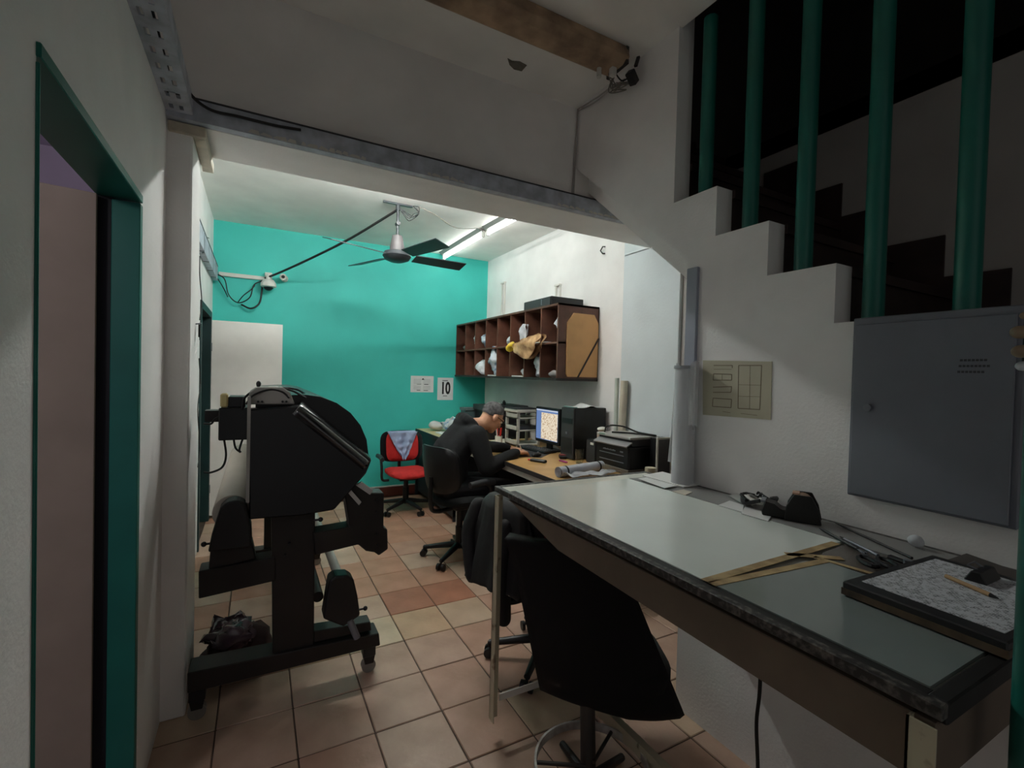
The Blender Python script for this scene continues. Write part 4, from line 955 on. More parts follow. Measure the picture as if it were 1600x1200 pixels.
# ================================================================ wide-format plotter, seen from its end
YP = 2.28
M_pbody = mat('plotter_dark_navy', (12, 15, 18), .35, var=.1, scale=4)
M_pstand = mat('plotter_stand', (34, 31, 29), .5, .2, var=.15, scale=8)
M_phold = mat('roll_holder_black', (15, 15, 16), .5, var=.2)
t = thing('plotter', (0.1, 2.9, 0), 'large dark wide-format plotter on a wheeled stand, seen from its end', 'plotter')
def py_(px, y): return [(A_y(p[0], p[1], y).x, A_y(p[0], p[1], y).z) for p in px]
YE = 3.95
# end case, straight lower body
ec = py_([(388, 640), (470, 634), (500, 655), (581, 718), (572, 740), (522, 797), (470, 806), (389, 812)], YP)
MB().prism(ec, 'y', YP, YP+.10).build('end_case', M_pbody, t, bevel=.006)
# bent glossy cover: quarter round along the slanted top edge
A = A_y(474, 628, YP-.01); B = A_y(583, 716, YP-.01); d = (B-A).normalized(); dn = Vector((d.z, 0, -d.x)); dn = dn if dn.z < 0 else -dn
def cov(u, v):
    c = A.lerp(B, u); r = .09
    if v < .5:
        a = (v/.5)*math.pi/2; off = dn*(r-r*math.cos(a))*1.0 + Vector((0, 1, 0))*(r-r*math.sin(a))
        off = Vector((0, 1, 0))*(r*(1-math.sin(a))*1.2) + dn*(r*.55*(1-math.cos(a)))
    else:
        k = (v-.5)/.5; off = dn*(r*.55+k*.02) + Vector((0, -.035*math.sin(k*2.6)+.05*k*k, 0))
    e = min(1, u/.30)**.7
    if v > .5: off.y = -.012*math.cos(k*math.pi/2)*e + .006*k
    else: off.y = off.y - .012*e
    return c + off
o = MB().grid(cov, 24, 24).build('curved_cover', mat('glossy_navy_cover', (14, 17, 20), .20, var=.05, spec=1.0), t, smooth=80); o.modifiers.new('t', 'SOLIDIFY').thickness = .006
# long domed front lid and main body running back into the room
dm = [(A_y(405, 640, YP).x, .95)] + py_([(405, 632)], YP)
cxd, czd, rd = .185, 1.085, .30
dome = [(-.005, .98), (-.005, 1.375)] + [(cxd+rd*1.02*math.cos(a), czd+rd*math.sin(a)) for a in [math.radians(x) for x in (88, 75, 60, 45, 30, 15, 0, -12)]] + [(.40, .98)]
MB().prism(dome, 'y', YP+.10, YE).build('main_body', M_pbody, t, smooth=30)
MB().prism([(-.03, 1.345), (.15, 1.345), (.13, 1.40), (.10, 1.42), (0.0, 1.42), (-.03, 1.395)], 'y', YP+.03, YP+.20).build('top_housing', mat('plotter_grey', (150, 148, 142), .5), t, bevel=.004)
MB().box(-.035, -.022, YP-.003, YP+.02, .93, 1.38).build('side_trim', mat('plotter_grey', (150, 148, 142), .5), t)
for (x, z) in ((.005, 1.357), (.02, 1.357), (.10, 1.357), (.115, 1.357)): MB().cyl((x, YP+.022, z), (x, YP+.031, z), .005, n=8).build('screw', M_black, t)
p = A_y(404, 600, YP+.08)
MB().cyl((p.x, p.y, 1.41), (p.x, p.y, p.z), .006, n=8).ball((p.x, p.y, p.z), (.010, .010, .014), 10, 8).build('lever', M_black, t, smooth=True)
MB().tube(smooth_path([A_y(378, 640, YP+.02), A_y(382, 622, YP+.04), A_y(400, 610, YP+.06), A_y(430, 606, YP+.06), A_y(455, 610, YP+.06), A_y(478, 622, YP+.05)]), .005, 8).build('ink_line', M_cable, t)
MB().tube(smooth_path([A_y(432, 606, YP+.06), A_y(462, 608, YP+.12), A_y(480, 618, YP+.3), A_y(505, 632, YP+.5)]), .005, 8).build('ink_line', M_cable, t)
MB().tube(smooth_path([A_y(384, 632, YP+.02), A_y(395, 618, YP+.02), A_y(420, 609, YP+.03), A_y(440, 612, YP+.03), A_y(452, 622, YP+.02)]), .004, 8).build('ink_line', M_cable, t)
q = A_y(427, 607, YP+.05); MB().box(q.x-.02, q.x+.022, q.y-.012, q.y+.012, q.z-.006, q.z+.008).build('line_clip', M_white, t, bevel=.003)
# electronics boxes on the wall side
e0 = A_y(342, 637, YP+.05); e1 = A_y(388, 686, YP+.05)
MB().box(e0.x, e1.x, YP+.03, YP+.22, e1.z, e0.z).build('ink_box', M_pbody, t, bevel=.004)
e0 = A_y(356, 620, YP+.05); MB().box(e0.x, e1.x-.015, YP+.05, YP+.2, A_y(356, 637, YP+.05).z, e0.z).build('ink_box_top', M_pbody, t, bevel=.004)
e0 = A_y(344, 615, YP+.04); e2 = A_y(356, 637, YP+.04); MB().box(e0.x, e2.x, YP+.04, YP+.08, e2.z, e0.z).build('ink_cap', mat('yellowed_plastic', (214, 196, 140), .5), t, bevel=.006)
e0 = A_y(312, 664, YP+.3); MB().box(e0.x+.03, e1.x, YP+.16, YP+.24, 1.26, 1.31).build('side_arm', M_pstand, t)
for pth in ([(350, 686), (353, 712), (347, 730), (330, 738), (318, 738)], [(365, 686), (368, 700), (376, 707)], [(379, 686), (374, 702), (376, 707)], [(345, 650), (335, 655), (330, 662), (318, 662)]):
    MB().tube(smooth_path([A_y(a, b_, YP+.12) for a, b_ in pth]), .0045, 6).build('lead', M_cable, t)
# stand: uprights, beams, feet
def sbox(n, m, pts, ya, yb, bev=.004): return MB().prism(py_(pts, YP+.06), 'y', ya, yb).build(n, m, t, bevel=bev)
YS0, YS1 = YP+.05, YP+.13
sbox('upright', M_pstand, [(424, 795), (492, 795), (490, 1010), (426, 1030)], YS0, YS1)
MB().box(.06, .24, YE-.12, YE-.04, .18, .98).build('upright', M_pstand, t, bevel=.004)
sbox('foot_beam', M_pstand, [(294, 1046), (590, 985), (592, 1004), (545, 1016), (294, 1078)], YS0-.02, YS1+.02)
MB().box(-.18, .44, YE-.13, YE-.03, .12, .19).build('foot_beam', M_pstand, t, bevel=.004)
sbox('upper_foot_plate', M_pstand, [(490, 985), (578, 970), (580, 984), (490, 1003)], YS0, YS1)
sbox('left_arm', M_pstand, [(311, 890), (430, 868), (430, 905), (311, 933)], YS0-.01, YS1+.01)
sbox('left_bracket', M_pstand, [(330, 845), (394, 845), (400, 872), (326, 890)], YS0, YS1)
ra = [(488, 830), (545, 820), (536, 765), (556, 753), (574, 770), (580, 768), (598, 768), (597, 822), (603, 824), (604, 855), (590, 865), (583, 860), (570, 858), (558, 848), (492, 864)]
sbox('right_arm', M_pstand, ra, YS0-.02, YS1)
for (a, b_) in (([(537, 762), (543, 759), (562, 781), (558, 786)], 0), ([(553, 755), (563, 750), (580, 763), (575, 770)], 0)):
    sbox('blade_guide', mat('aluminium', (196, 194, 190), .4, .3), a, YS0-.035, YS0-.015, .001)
MB().box(.30, .42, YP+.12, YE-.05, .90, .93).build('rear_rail', mat('plotter_rail', (110, 106, 100), .5), t)
for (px, py2) in ((588, 782), (588, 800), (588, 835), (590, 852), (452, 850), (446, 868)):
    q = A_y(px, py2, YS0-.02); MB().cyl((q.x, YS0-.026, q.z), (q.x, YS0-.012, q.z), .006, n=8).build('bolt', M_black, t)
def holder(pts, nm, ya, yb):
    h = MB().prism(py_(pts, YP+.03), 'y', ya, yb).build('roll_holder', M_phold, t, bevel=.010, seg=2); return h
h1 = holder([(345, 790), (355, 780), (372, 777), (384, 783), (393, 820), (394, 850), (326, 858), (332, 830)], 'a', YP-.02, YP+.08)
q = A_y(362, 812, YP-.02); MB().cyl((q.x, YP-.035, q.z), (q.x, YP-.02, q.z), .028, n=20).cyl((q.x, YP-.04, q.z), (q.x, YP-.035, q.z), .016, n=14).build('hub_cap', M_black, h1, smooth=True)
h2 = holder([(513, 900), (522, 894), (540, 893), (550, 899), (556, 925), (560, 955), (534, 972), (503, 960), (507, 935)], 'b', YP-.02, YP+.07)
q = A_y(535, 925, YP-.02); MB().cyl((q.x, YP-.03, q.z), (q.x, YP-.02, q.z), .026, n=20).build('hub_cap', M_black, h2, smooth=True)
for (x_, y_, dx) in ((322, 850, -1), (568, 951, 1), (498, 812, 1)):
    q = A_y(x_, y_, YP+.03); MB().cyl((q.x-dx*.02, q.y, q.z), (q.x+dx*.008, q.y, q.z), .005, n=8).ball((q.x+dx*.008, q.y, q.z), .011, 10, 8).build('clamp_knob', M_black, t, smooth=True)
q = A_y(544, 970, YP+.02); q2 = A_y(556, 985, YP+.02)
MB().cyl((q.x, YP-.01, q.z+.02), (q2.x, YP-.01, q2.z-.02), .016, n=12).build('holder_post', M_grey, t, smooth=True)
# paper roll at the back, take-up tube at the front
rc2 = A_y(362, 800, YP+.06)
r1 = MB().cyl((rc2.x, YP+.06, rc2.z), (rc2.x, YE-.05, rc2.z), .072, n=32).build('media_roll', mat('paper_roll', (196, 186, 176), .7, var=.04), t, smooth=True)
MB().cyl((rc2.x, YP+.05, rc2.z), (rc2.x, YE, rc2.z), .022, n=16).build('roll_core', mat('cardboard', (150, 126, 98), .8), r1, smooth=True)
tc_ = A_y(531, 905, YP+.05)
MB().cyl((tc_.x, YP+.02, tc_.z), (tc_.x, YE-.05, tc_.z), .022, n=20).build('take_up_tube', mat('grey_tube', (170, 166, 160), .5), t, smooth=True)
MB().cyl((tc_.x-.09, YP+.10, .42), (tc_.x-.09, YE-.05, .42), .025, n=16).build('tie_bar', M_pstand, t, smooth=True)
def caster(px, py2, x_, y_):
    MB().box(x_-.03, x_+.03, y_-.03, y_+.03, .085, .135).build('caster_mount', M_black, t, bevel=.004)
    MB().prism([(x_-.02, .05), (x_+.02, .05), (x_+.028, .09), (x_-.028, .09)], 'y', y_-.026, y_+.026).build('caster_fork', M_pstand, t)
    MB().cyl((x_, y_-.016, .034), (x_, y_+.016, .034), .034, n=20).build('caster_wheel', mat('caster_grey', (130, 126, 120), .5), t, smooth=True)
fx = A_z(575, 1045, .01)
for (x_, y_) in ((fx.x, fx.y), (-.205, 2.37), (.42, YE-.08), (-.16, YE-.08)): caster(0, 0, x_, y_)
# things lying around the plotter
blob('plastic_bag', mat('clear_pink_wrap', (92, 76, 84), .12, var=.3, scale=10, spec=.8), (-.09, 2.64, .13), (.11, .13, .055), 31, 'shiny crumpled plastic bag lying on rags under the left arm of the plotter', 'bag', None, .45, 12)
o = blob('rag_heap', mat('maroon_rag', (52, 30, 30), .8), (-.08, 2.66, 0), (.14, .17, .065), 33, 'dark maroon rag heap on the floor under the plotter', 'rags', None, .4, 10)

# ================================================================ glass light table in front of the stair wall
TZ = 1.04
X0, X1, Y0, Y1 = .862, XS-.006, .285, 1.735
M_tfr = mat('chipped_table_frame', (120, 116, 110), .5, rgb2=(40, 38, 37), lo=.46, hi=.74, scale=75, detail=12)
M_tbl = mat('table_edge_black', (30, 29, 29), .6, rgb2=(110, 98, 84), lo=.30, hi=.36, scale=22)
M_box = mat('light_box_beige', (112, 98, 84), .7, var=.12, scale=6)
M_leg = mat('cream_painted_leg', (198, 190, 164), .55, rgb2=(120, 100, 76), lo=.30, hi=.38, scale=14)
M_mat = mat('frosted_table_glass', (238, 245, 240), .06, var=.03, scale=3, spec=.9)
M_mat2 = mat('frosted_table_glass_grey', (132, 142, 140), .10, var=.05, scale=3, spec=.9)
t = thing('light_table', (1.28, 1.0, 0), 'old glass-topped light table with chipped frame along the stair wall', 'table')
MB().box(X0+.008, X0+.028, Y0, Y1, TZ-.022, TZ).build('front_rail', M_tfr, t, bevel=.002)
MB().box(X0+.028, X1, Y1-.026, Y1, TZ-.035, TZ).build('end_rail', M_tfr, t, bevel=.003)
MB().box(X0+.028, X1, Y0, Y0+.026, TZ-.035, TZ).build('end_rail', M_tbl, t, bevel=.003)
MB().box(X1-.02, X1, Y0+.026, Y1-.026, TZ-.035, TZ).build('back_rail', M_tfr, t)
MB().box(X0+.028, X1-.02, Y0+.026, Y1-.026, TZ-.02, TZ-.006).build('bed_board', mat('bed_white', (176, 176, 168), .6), t)
MB().box(X0+.0285, X0+.05, Y0+.026, Y1-.026, TZ-.006, TZ-.002).build('glass_seat', M_tbl, t)
MB().box(X0+.028, X1-.02, Y1-.10, Y1-.027, TZ-.006, TZ-.0015).build('end_strip', mat('pale_strip', (200, 200, 190), .4), t)
XG = 1.505
MB().box(X0+.05, XG, .735, Y1-.105, TZ-.006, TZ+.001).build('glass_pane', M_mat, t, bevel=.001)
g2 = MB().prism([(X0+.05, .315), (1.30, .315), (1.30, .66), (1.24, .685), (X0+.05, .70)], 'z', TZ-.006, TZ+.001).build('glass_pane', M_mat2, t)
MB().box(X0+.046, X0+.051, .315, .70, TZ-.004, TZ+.002).build('pane_edge', mat('glass_edge', (176, 190, 184), .2), g2)
MB().prism([(1.305, .40), (XG, .50), (XG, .72), (1.36, .71), (1.305, .68)], 'z', TZ-.006, TZ).build('glass_pane', mat('brown_grey_glass', (96, 88, 82), .25, var=.1), t)
MB().box(XG+.004, X1-.02, Y0+.03, Y1-.105, TZ-.006, TZ+.0005).build('side_board', mat('grey_side_board', (140, 140, 138), .5, var=.1, scale=5), t)
M_tape = mat('old_masking_tape', (196, 170, 124), .6, rgb2=(150, 124, 86), scale=18)
def tape(p, q, w_):
    p = Vector((p[0], p[1], 0)); q = Vector((q[0], q[1], 0)); d_ = (q-p).normalized(); s_ = Vector((-d_.y, d_.x, 0))*w_/2
    MB().prism([tuple((p-s_)[:2]), tuple((q-s_)[:2]), tuple((q+s_)[:2]), tuple((p+s_)[:2])], 'z', TZ+.0012, TZ+.0022).build('tape_strip', M_tape, t)
tape((X0+.045, .722), (XG-.03, .735), .024)
tape((X0+.045, .705), (1.30, .672), .022)
tape((1.25, .745), (1.36, .66), .024)
tape((1.30, .70), (1.33, .52), .016)
# hopper-shaped light box under the glass
hop = [(Y0+.01, TZ-.035), (Y0+.01, .905), (1.28, .925), (1.60, 1.0), (1.64, TZ-.035)]
MB().prism(hop, 'x', X0+.02, 1.60).build('light_box', M_box, t, bevel=.002)
for (x, y) in ((X0+.004, Y1-.05), (X0+.004, Y0+.005), (X1-.05, Y1-.05), (X1-.05, Y0+.005)):
    lg = MB().box(x, x+.004, y, y+.036, .075, TZ-.035).box(x, x+.036, y+.032, y+.036, .075, TZ-.035).build('leg', M_leg, t)
    MB().box(x-.002, x+.030, y+.004, y+.038, 0, .08).build('leg_shoe', M_dkmetal, lg, bevel=.002)
    MB().box(x-.003, x+.012, y+.01, y+.03, .66, .70).build('leg_clip', M_leg, lg)
MB().box(X0+.04, X1-.05, Y1-.035, Y1-.030, .15, .178).build('stretcher', mat('white_bar', (214, 212, 206), .5), t)
MB().box(X0+.04, X1-.05, Y0+.02, Y0+.025, .15, .178).build('stretcher', M_leg, t)
MB().box(1.26, 1.29, Y0+.02, Y1-.03, .10, .15).build('stretcher', M_leg, t)
# clip holes on near leg, cord
one(MB().tube(smooth_path([A_x(1188, 1040, 1.25)+Vector((0, 0, .06)), A_x(1187, 1080, 1.25), A_x(1182, 1130, 1.25), A_x(1184, 1200, 1.25), A_x(1184, 1300, 1.25)]), .005), 'cord', M_cable, (1.25, .6, .5), 'black cord hanging down under the glass table', 'cord')
pq = A_x(1028, 950, XS-.05)
t = thing('water_pipe', (XS-.04, 1.62, .5), 'short pale pipe with elbow beneath the far end of the table', 'pipe')
MB().cyl((XS+.25, 1.95, 1.0), (XS+.25, 1.95, .62), .03, n=16).build('pipe', M_leg, t, smooth=True)
MB().cyl((XS+.25, 1.95, .62), (XS+.33, 1.95, .58), .034, n=16).build('elbow', M_leg, t, smooth=True)

# things on the table
ZT = TZ+.0025
def tpoly(name, m, pts, z, th, label, cat, grp=None): return flat(name, m, pts, z, th, label, cat, grp)
gp = 'loose papers on the light table'
tpoly('paper_sheet', M_paper, [(1004, 744), (1035, 738), (1100, 757), (1068, 762)], ZT, .004, 'white sheets at the far end of the table by the plastic roll', 'paper', gp)
tpoly('paper_sheet', M_paper, [(997, 748), (1010, 746), (1058, 759), (1038, 763)], ZT+.0042, .001, 'white slip overlapping the sheets at the far end of the table', 'paper', gp)
tpoly('paper_slip', mat('cream_paper', (204, 198, 184), .8), [(1050, 768), (1068, 765), (1082, 769), (1070, 774)], ZT, .001, 'small cream slip in front of the far white sheets', 'paper', gp)
tpoly('paper_sheet', M_paper, [(1122, 790), (1140, 783), (1162, 790), (1160, 801)], ZT, .002, 'white paper tongue left of the black scrap heap', 'paper', gp)
tpoly('paper_sheet', M_paper, [(1158, 803), (1164, 792), (1208, 802), (1200, 815)], ZT, .002, 'white paper under the black scrap heap and tape dispenser', 'paper', gp)
tpoly('paper_sheet', mat('grey_paper', (170, 170, 168), .8), [(1138, 775), (1160, 770), (1190, 785), (1165, 790)], ZT+.002, .003, 'greyish crumpled paper behind the black scrap heap', 'paper', gp)
c = A_z(1187, 790, ZT+.003)
hp_ = thing('scrap_heap', (c.x, c.y, ZT+.004), 'black and white heap of vinyl offcuts beside the tape dispenser', 'offcuts', world=False)
rr = random.Random(12)
for k in range(9):
    a = rr.uniform(0, 6.28); r_ = rr.uniform(.015, .05)
    pts = [Vector((r_*math.cos(a+i*.9)*(1+.2*i), r_*math.sin(a+i*.9)*(1+.2*i), .006+.028*abs(math.sin(i*1.3+k)))) for i in range(4)]
    MB().tube(smooth_path(pts), .007, 6).build('offcut', M_black if k % 3 else M_white, hp_)
# tape dispenser
c = A_z(1236, 812, ZT); 
t = thing('tape_dispenser', (c.x+.02, c.y+.01, ZT), 'black desk tape dispenser standing on the light table', 'tape dispenser', world=False, rz=math.radians(118))
prof = [(-.075, 0), (.075, 0), (.070, .035), (.045, .038), (.020, .052), (.0, .085), (-.045, .085), (-.068, .045)]
M_td = mat('dispenser_black', (20, 18, 18), .5)
MB().prism([(-.085, 0), (.085, 0), (.090, .02), (.080, .05), (.05, .045), (.03, .03), (-.05, .03), (-.07, .025)], 'y', -.032, .032).build('base', M_td, t, bevel=.004)
for s in (-1, 1): MB().prism([(-.085, 0.0), (.02, .0), (.015, .05), (-.005, .088), (-.055, .088), (-.075, .05)], 'y', s*.036-.005, s*.036+.005).build('cheek', M_td, t, bevel=.002)
MB().cyl((-.028, -.026, .055), (-.028, .026, .055), .032, n=24).build('tape_roll', mat('amber_tape', (150, 110, 80), .4), t, smooth=True)
MB().box(.078, .092, -.028, .028, .046, .052).build('cutter', M_grey, t)
MB().box(-.02, .0, -.02, .02, .086, .091).build('sticker', mat('pinkish_sticker', (200, 160, 140), .6), t)
# scissors, pens, pliers
def stick(name, p0, p1, r_, m, label, cat, grp=None, z=None):
    a_ = A_z(p0[0], p0[1], (z or ZT)+r_); b_ = A_z(p1[0], p1[1], (z or ZT)+r_)
    t_ = thing(name, tuple((a_+b_)/2-Vector((0, 0, r_))), label, cat, grp)
    MB().cyl(a_, a_.lerp(b_, .86), r_, r_, 10).build('barrel', m, t_, smooth=True)
    MB().cyl(a_.lerp(b_, .86), b_, r_, r_*.25, 10).build('tip', M_black, t_, smooth=True); return t_
stick('pen', (1340, 858), (1280, 825), .0045, M_black, 'thin black pen pointing at the tape dispenser', 'pen', 'pens on the table')
stick('pen', (1372, 868), (1312, 838), .0045, M_grey, 'silver pen lying beside the thin black pen', 'pen', 'pens on the table')
stick('pen', (1425, 872), (1305, 817), .0035, M_cable, 'long dark rod lying along the stair wall', 'rod')
t = thing('scissors', (1.44, .62, ZT), 'scissors with black handles and steel blades on the table', 'scissors')
c0 = A_z(1352, 866, ZT+.004); tip = A_z(1318, 842, ZT+.004); dd = (tip-c0).normalized(); ss = Vector((-dd.y, dd.x, 0))
for s in (-1, 1):
    MB().prism([tuple((c0+ss*s*.006)[:2]), tuple((tip+ss*s*.002)[:2]), tuple((c0-ss*s*.004-dd*.01)[:2])], 'z', ZT+.002+.002*(s > 0), ZT+.004+.002*(s > 0)).build('blade', M_grey, t)
    hc = c0-dd*.062+ss*s*.022
    MB().tube([hc+dd*.035*math.cos(a)+ss*.016*math.sin(a)+Vector((0, 0, .002)) for a in [2*math.pi*i/16 for i in range(16)]], .0055, 6, closed=True).build('handle', M_black, t)
MB().cyl(c0, c0+Vector((0, 0, .006)), .004, n=8).build('pivot', M_grey, t)
t = thing('pliers', (1.42, .56, ZT), 'black handled pliers beside the framed paper', 'pliers')
c0 = A_z(1418, 880, ZT+.008); tip = A_z(1390, 870, ZT+.008); dd = (tip-c0).normalized(); ss = Vector((-dd.y, dd.x, 0))
for s in (-1, 1):
    MB().tube(smooth_path([tip+ss*s*.003, c0, c0-dd*.03-ss*s*.010, c0-dd*.09-ss*s*.012]), .006, 8).build('handle', M_black, t, smooth=True)
MB().cyl(c0-Vector((0, 0, .006)), c0+Vector((0, 0, .008)), .009, n=12).build('pivot', M_grey, t)
# framed board with printed sheet
fb = [A_z(*p, ZT) for p in ((1312, 922), (1440, 876), (1640, 960), (1520, 1035))]
o0 = fb[0]; ex = (A_z(1440, 880, ZT)-o0); 
bx0, bx1, by0, by1 = 1.115, 1.52, .245+.06, .565
t = thing('framed_board', (1.32, .43, ZT), 'thick dark framed board carrying a printed white sheet', 'board')
Mb = TR(1.125, .545, ZT) @ RZ(math.radians(-2))
MB().box(0, .39, -.26, 0, 0, .030, Mb).build('board', mat('dark_board', (36, 36, 38), .5, var=.15), t, bevel=.003)
MB().box(-.001, .391, -.261, .001, .002, .016, Mb).build('wood_edge', mat('worn_wood_edge', (110, 92, 70), .7, rgb2=(60, 50, 42), scale=18), t)
def print_mat():
    m = mat('printed_sheet', (200, 202, 206), .8, var=.02)
    nt = m.node_tree; b_ = nt.nodes['Principled BSDF']; L = nt.links.new
    tc = [n_ for n_ in nt.nodes if n_.type == 'TEX_COORD'][0]
    br = nt.nodes.new('ShaderNodeTexBrick'); br.inputs['Scale'].default_value = 48; br.inputs['Mortar Size'].default_value = .028; br.inputs['Brick Width'].default_value = .33; br.inputs['Row Height'].default_value = .25
    br.inputs['Color1'].default_value = (*lin((92, 94, 102)), 1); br.inputs['Color2'].default_value = (*lin((178, 180, 186)), 1); br.inputs['Mortar'].default_value = (*lin((206, 208, 212)), 1)
    br.inputs['Mortar Smooth'].default_value = 0.2
    mp = nt.nodes.new('ShaderNodeMapping'); mp.inputs['Rotation'].default_value = (0, 0, math.radians(88)); L(tc.outputs['Object'], mp.inputs['Vector']); L(mp.outputs['Vector'], br.inputs['Vector'])
    nz = nt.nodes.new('ShaderNodeTexNoise'); nz.inputs['Scale'].default_value = 110; L(tc.outputs['Object'], nz.inputs['Vector'])
    gt = nt.nodes.new('ShaderNodeMath'); gt.operation = 'GREATER_THAN'; gt.inputs[1].default_value = .50; L(nz.outputs['Fac'], gt.inputs[0])
    mx_ = nt.nodes.new('ShaderNodeMix'); mx_.data_type = 'RGBA'; mx_.inputs[7].default_value = (*lin((202, 204, 210)), 1); L(gt.outputs[0], mx_.inputs[0]); L(br.outputs['Color'], mx_.inputs[6]); L(mx_.outputs[2], b_.inputs['Base Color'])
    return m
MB().box(.035, .36, -.245, -.02, .0302, .0312, Mb).build('sheet', print_mat(), t)
stick('pencil', (1478, 900), (1560, 935), .0045, mat('pencil_wood', (176, 140, 100), .6), 'wooden pencil lying on the printed sheet', 'pencil', None, ZT+.0315)
c = A_z(1535, 905, ZT+.0315)
t = thing('binder_clip', (c.x, c.y, ZT+.0312), 'black box-shaped clip on the printed sheet', 'clip')
MB().prism([(c.y-.02, ZT+.0315), (c.y+.02, ZT+.0315), (c.y+.008, ZT+.055), (c.y-.008, ZT+.055)], 'x', c.x-.04, c.x+.04).build('body', M_black, t, bevel=.002)
MB().tube([(c.x-.015, c.y, ZT+.052), (c.x-.02, c.y+.02, ZT+.06), (c.x+.02, c.y+.02, ZT+.06), (c.x+.015, c.y, ZT+.052)], .002, 6).build('wire_handle', M_grey, t)
tpoly('folder', mat('dark_folder', (70, 64, 60), .6), [(1460, 885), (1510, 868), (1600, 900), (1560, 925)], ZT, .006, 'dark brown folder against the stair wall behind the framed board', 'folder')
c = A_z(1425, 848, ZT)
blob('paper_scrap', M_bag, (1.655, .62, ZT), (.016, .02, .015), 41, 'tiny crumpled white scrap against the stair wall', 'paper')

# ================================================================ on the stair wall
xw = XS
c0 = A_x(1340, 505, xw-.03); c1 = A_x(1327, 769, xw-.03)
t = thing('electrical_panel', (xw, .62, 1.14), 'grey metal electrical panel door on the stair wall', 'panel')
M_pan = mat('grey_panel_paint', (116, 120, 130), .45, .1, var=.06, scale=4)
MB().box(xw-.022, xw, .425, .815, 1.143, 1.712).build('box', M_pan, t, bevel=.003)
MB().box(xw-.030, xw-.022, .440, .806, 1.150, 1.690).build('door', M_pan, t, bevel=.002)
q = A_x(1357, 637, xw-.03)
lk = MB().cyl((xw-.030, q.y, q.z), (xw-.040, q.y, q.z), .011, n=16).build('lock', M_grey, t, smooth=True)
MB().box(xw-.0415, xw-.0395, q.y-.002, q.y+.002, q.z-.006, q.z+.006).build('keyhole', M_black, lk)
m = MB()
for (py2, a_, b_) in ((563, 1500, 1543), (572, 1498, 1543), (581, 1496, 1536)):
    p_ = A_x(a_, py2, xw-.03); r_ = A_x(b_, py2, xw-.03); x_ = p_.y
    while x_ > r_.y: m.box(xw-.0308, xw-.030, x_-.006, x_, p_.z-.003, p_.z+.003); x_ -= .008
m.build('lettering', mat('dark_print', (60, 62, 68), .6), t)
# plan sheet
s0 = A_x(1098, 563, xw-.003); s1 = A_x(1206, 565, xw-.003); s2 = A_x(1204, 656, xw-.003); s3 = A_x(1098, 648, xw-.003)
t = thing('plan_sheet', (xw, (s0.y+s1.y)/2, s2.z), 'yellowed sheet with box diagrams taped to the stair wall', 'sheet')
M_yel = mat('yellowed_film', (186, 180, 158), .4, var=.05)
MB().prism([(s0.y, s0.z), (s1.y, s1.z), (s2.y, s2.z), (s3.y, s3.z)], 'x', xw-.003, xw-.0005).build('sheet', M_yel, t)
M_pl = mat('plan_ink', (112, 98, 80), .7)
def wl(pts, wd_): 
    m_ = MB()
    for a_, b_ in zip(pts, pts[1:]):
        p_ = A_x(*a_, xw-.0035); r_ = A_x(*b_, xw-.0035); d_ = (r_-p_).normalized(); s_ = Vector((0, -d_.z, d_.y))*wd_/2
        vs = [p_-s_, r_-s_, r_+s_, p_+s_]; m_.add(vs+[v+Vector((.0006, 0, 0)) for v in vs], [(0, 1, 2, 3), (7, 6, 5, 4), (0, 4, 5, 1), (1, 5, 6, 2), (2, 6, 7, 3), (3, 7, 4, 0)])
    return m_
k = MB()
for pts in ([(1115, 571), (1144, 571), (1144, 575)], [(1115, 584), (1143, 585), (1143, 594), (1114, 594), (1115, 584)], [(1114, 605), (1143, 604), (1142, 613), (1114, 613)], [(1114, 622), (1143, 624), (1142, 637), (1113, 635), (1114, 622)], [(1154, 571), (1190, 571), (1187, 640), (1153, 638), (1154, 571)]):
    w_ = wl(pts, .003); k.add(w_.v, w_.f)
k.build('diagram_lines', M_pl, t)
k = MB()
for pts in ([(1154, 601), (1189, 602)], [(1154, 619), (1188, 620)], [(1172, 571), (1171, 639)], [(1115, 577), (1143, 577)], [(1128, 585), (1128, 594)], [(1129, 643), (1141, 645)], [(1157, 646), (1183, 649)]):
    w_ = wl(pts, .0015); k.add(w_.v, w_.f)
k.build('fine_lines', M_pl, t)
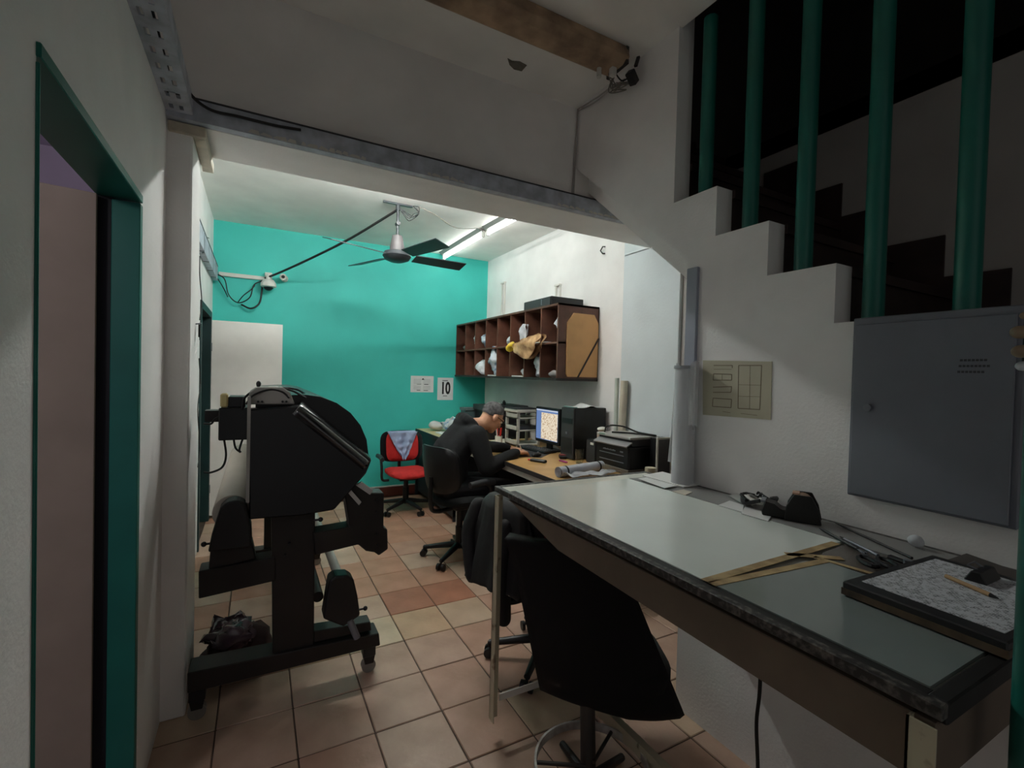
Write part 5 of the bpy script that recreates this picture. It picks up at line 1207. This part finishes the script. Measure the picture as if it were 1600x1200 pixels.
# standing clear plastic roll with a loose flap
rx, ry = xw-.055, 1.455
t = thing('plastic_roll', (rx, ry, TZ), 'upright roll of clear plastic film standing against the stair wall', 'roll')
M_film = mat('clear_film', (226, 228, 230), .2, var=.04, alpha=.45, spec=.6)
M_filmw = mat('milky_film', (206, 208, 212), .3, var=.05, alpha=.88)
MB().cyl((rx, ry, TZ+.003), (rx-.0, ry+.0, 1.56), .048, .044, 28, caps=False).cyl((rx, ry, TZ+.003), (rx, ry, 1.56), .036, .032, 28, caps=False).build('roll', M_filmw, t, smooth=True)
o = MB().grid(lambda u, v: (xw-.012-.02*math.sin(u*3.1), ry+.075+.05*u-.05*v*u, 1.12+.455*v), 6, 10).build('loose_flap', M_film, t, smooth=True)
o = MB().grid(lambda u, v: (rx-.03+.02*math.sin(u*6), ry-.05-.05*u, 1.30+.27*v+.012*math.sin(u*9)), 8, 8).build('loose_flap', M_film, t, smooth=True)
MB().lathe([(.049, 1.548), (.0505, 1.552), (.049, 1.562), (.044, 1.562)], (rx, ry, 0), 28).build('rim', mat('film_rim', (150, 154, 160), .3), t, smooth=True)
# beads at the frame edge
b0 = A_y(1601, 500, .36)
t = thing('bead_string', (b0.x, b0.y, b0.z-.09), 'string of round beige beads hanging beside the grey panel', 'beads')
M_bead = mat('beige_bead', (150, 128, 106), .45, var=.1)
for k, (px, py2, r_) in enumerate(((1603, 493, .010), (1594, 519, .016), (1596, 549, .016), (1598, 572, .012))):
    q = A_y(px, py2, .36); MB().ball(q, (r_, r_, r_*.85), 16, 10).build('bead', M_bead if k < 3 else M_bag, t, smooth=True)
MB().tube([A_y(1604, 480, .36)+Vector((0, 0, .7)), A_y(1602, 500, .36), A_y(1598, 572, .36)], .002, 6).build('string', M_cable, t)
for o in list(bpy.data.objects):
    if '_w' in o: del o['_w']
_m = MATS['glossy_navy_cover'].node_tree.nodes['Principled BSDF']; _m.inputs['Coat Weight'].default_value = 1.0; _m.inputs['Coat Roughness'].default_value = 0.22
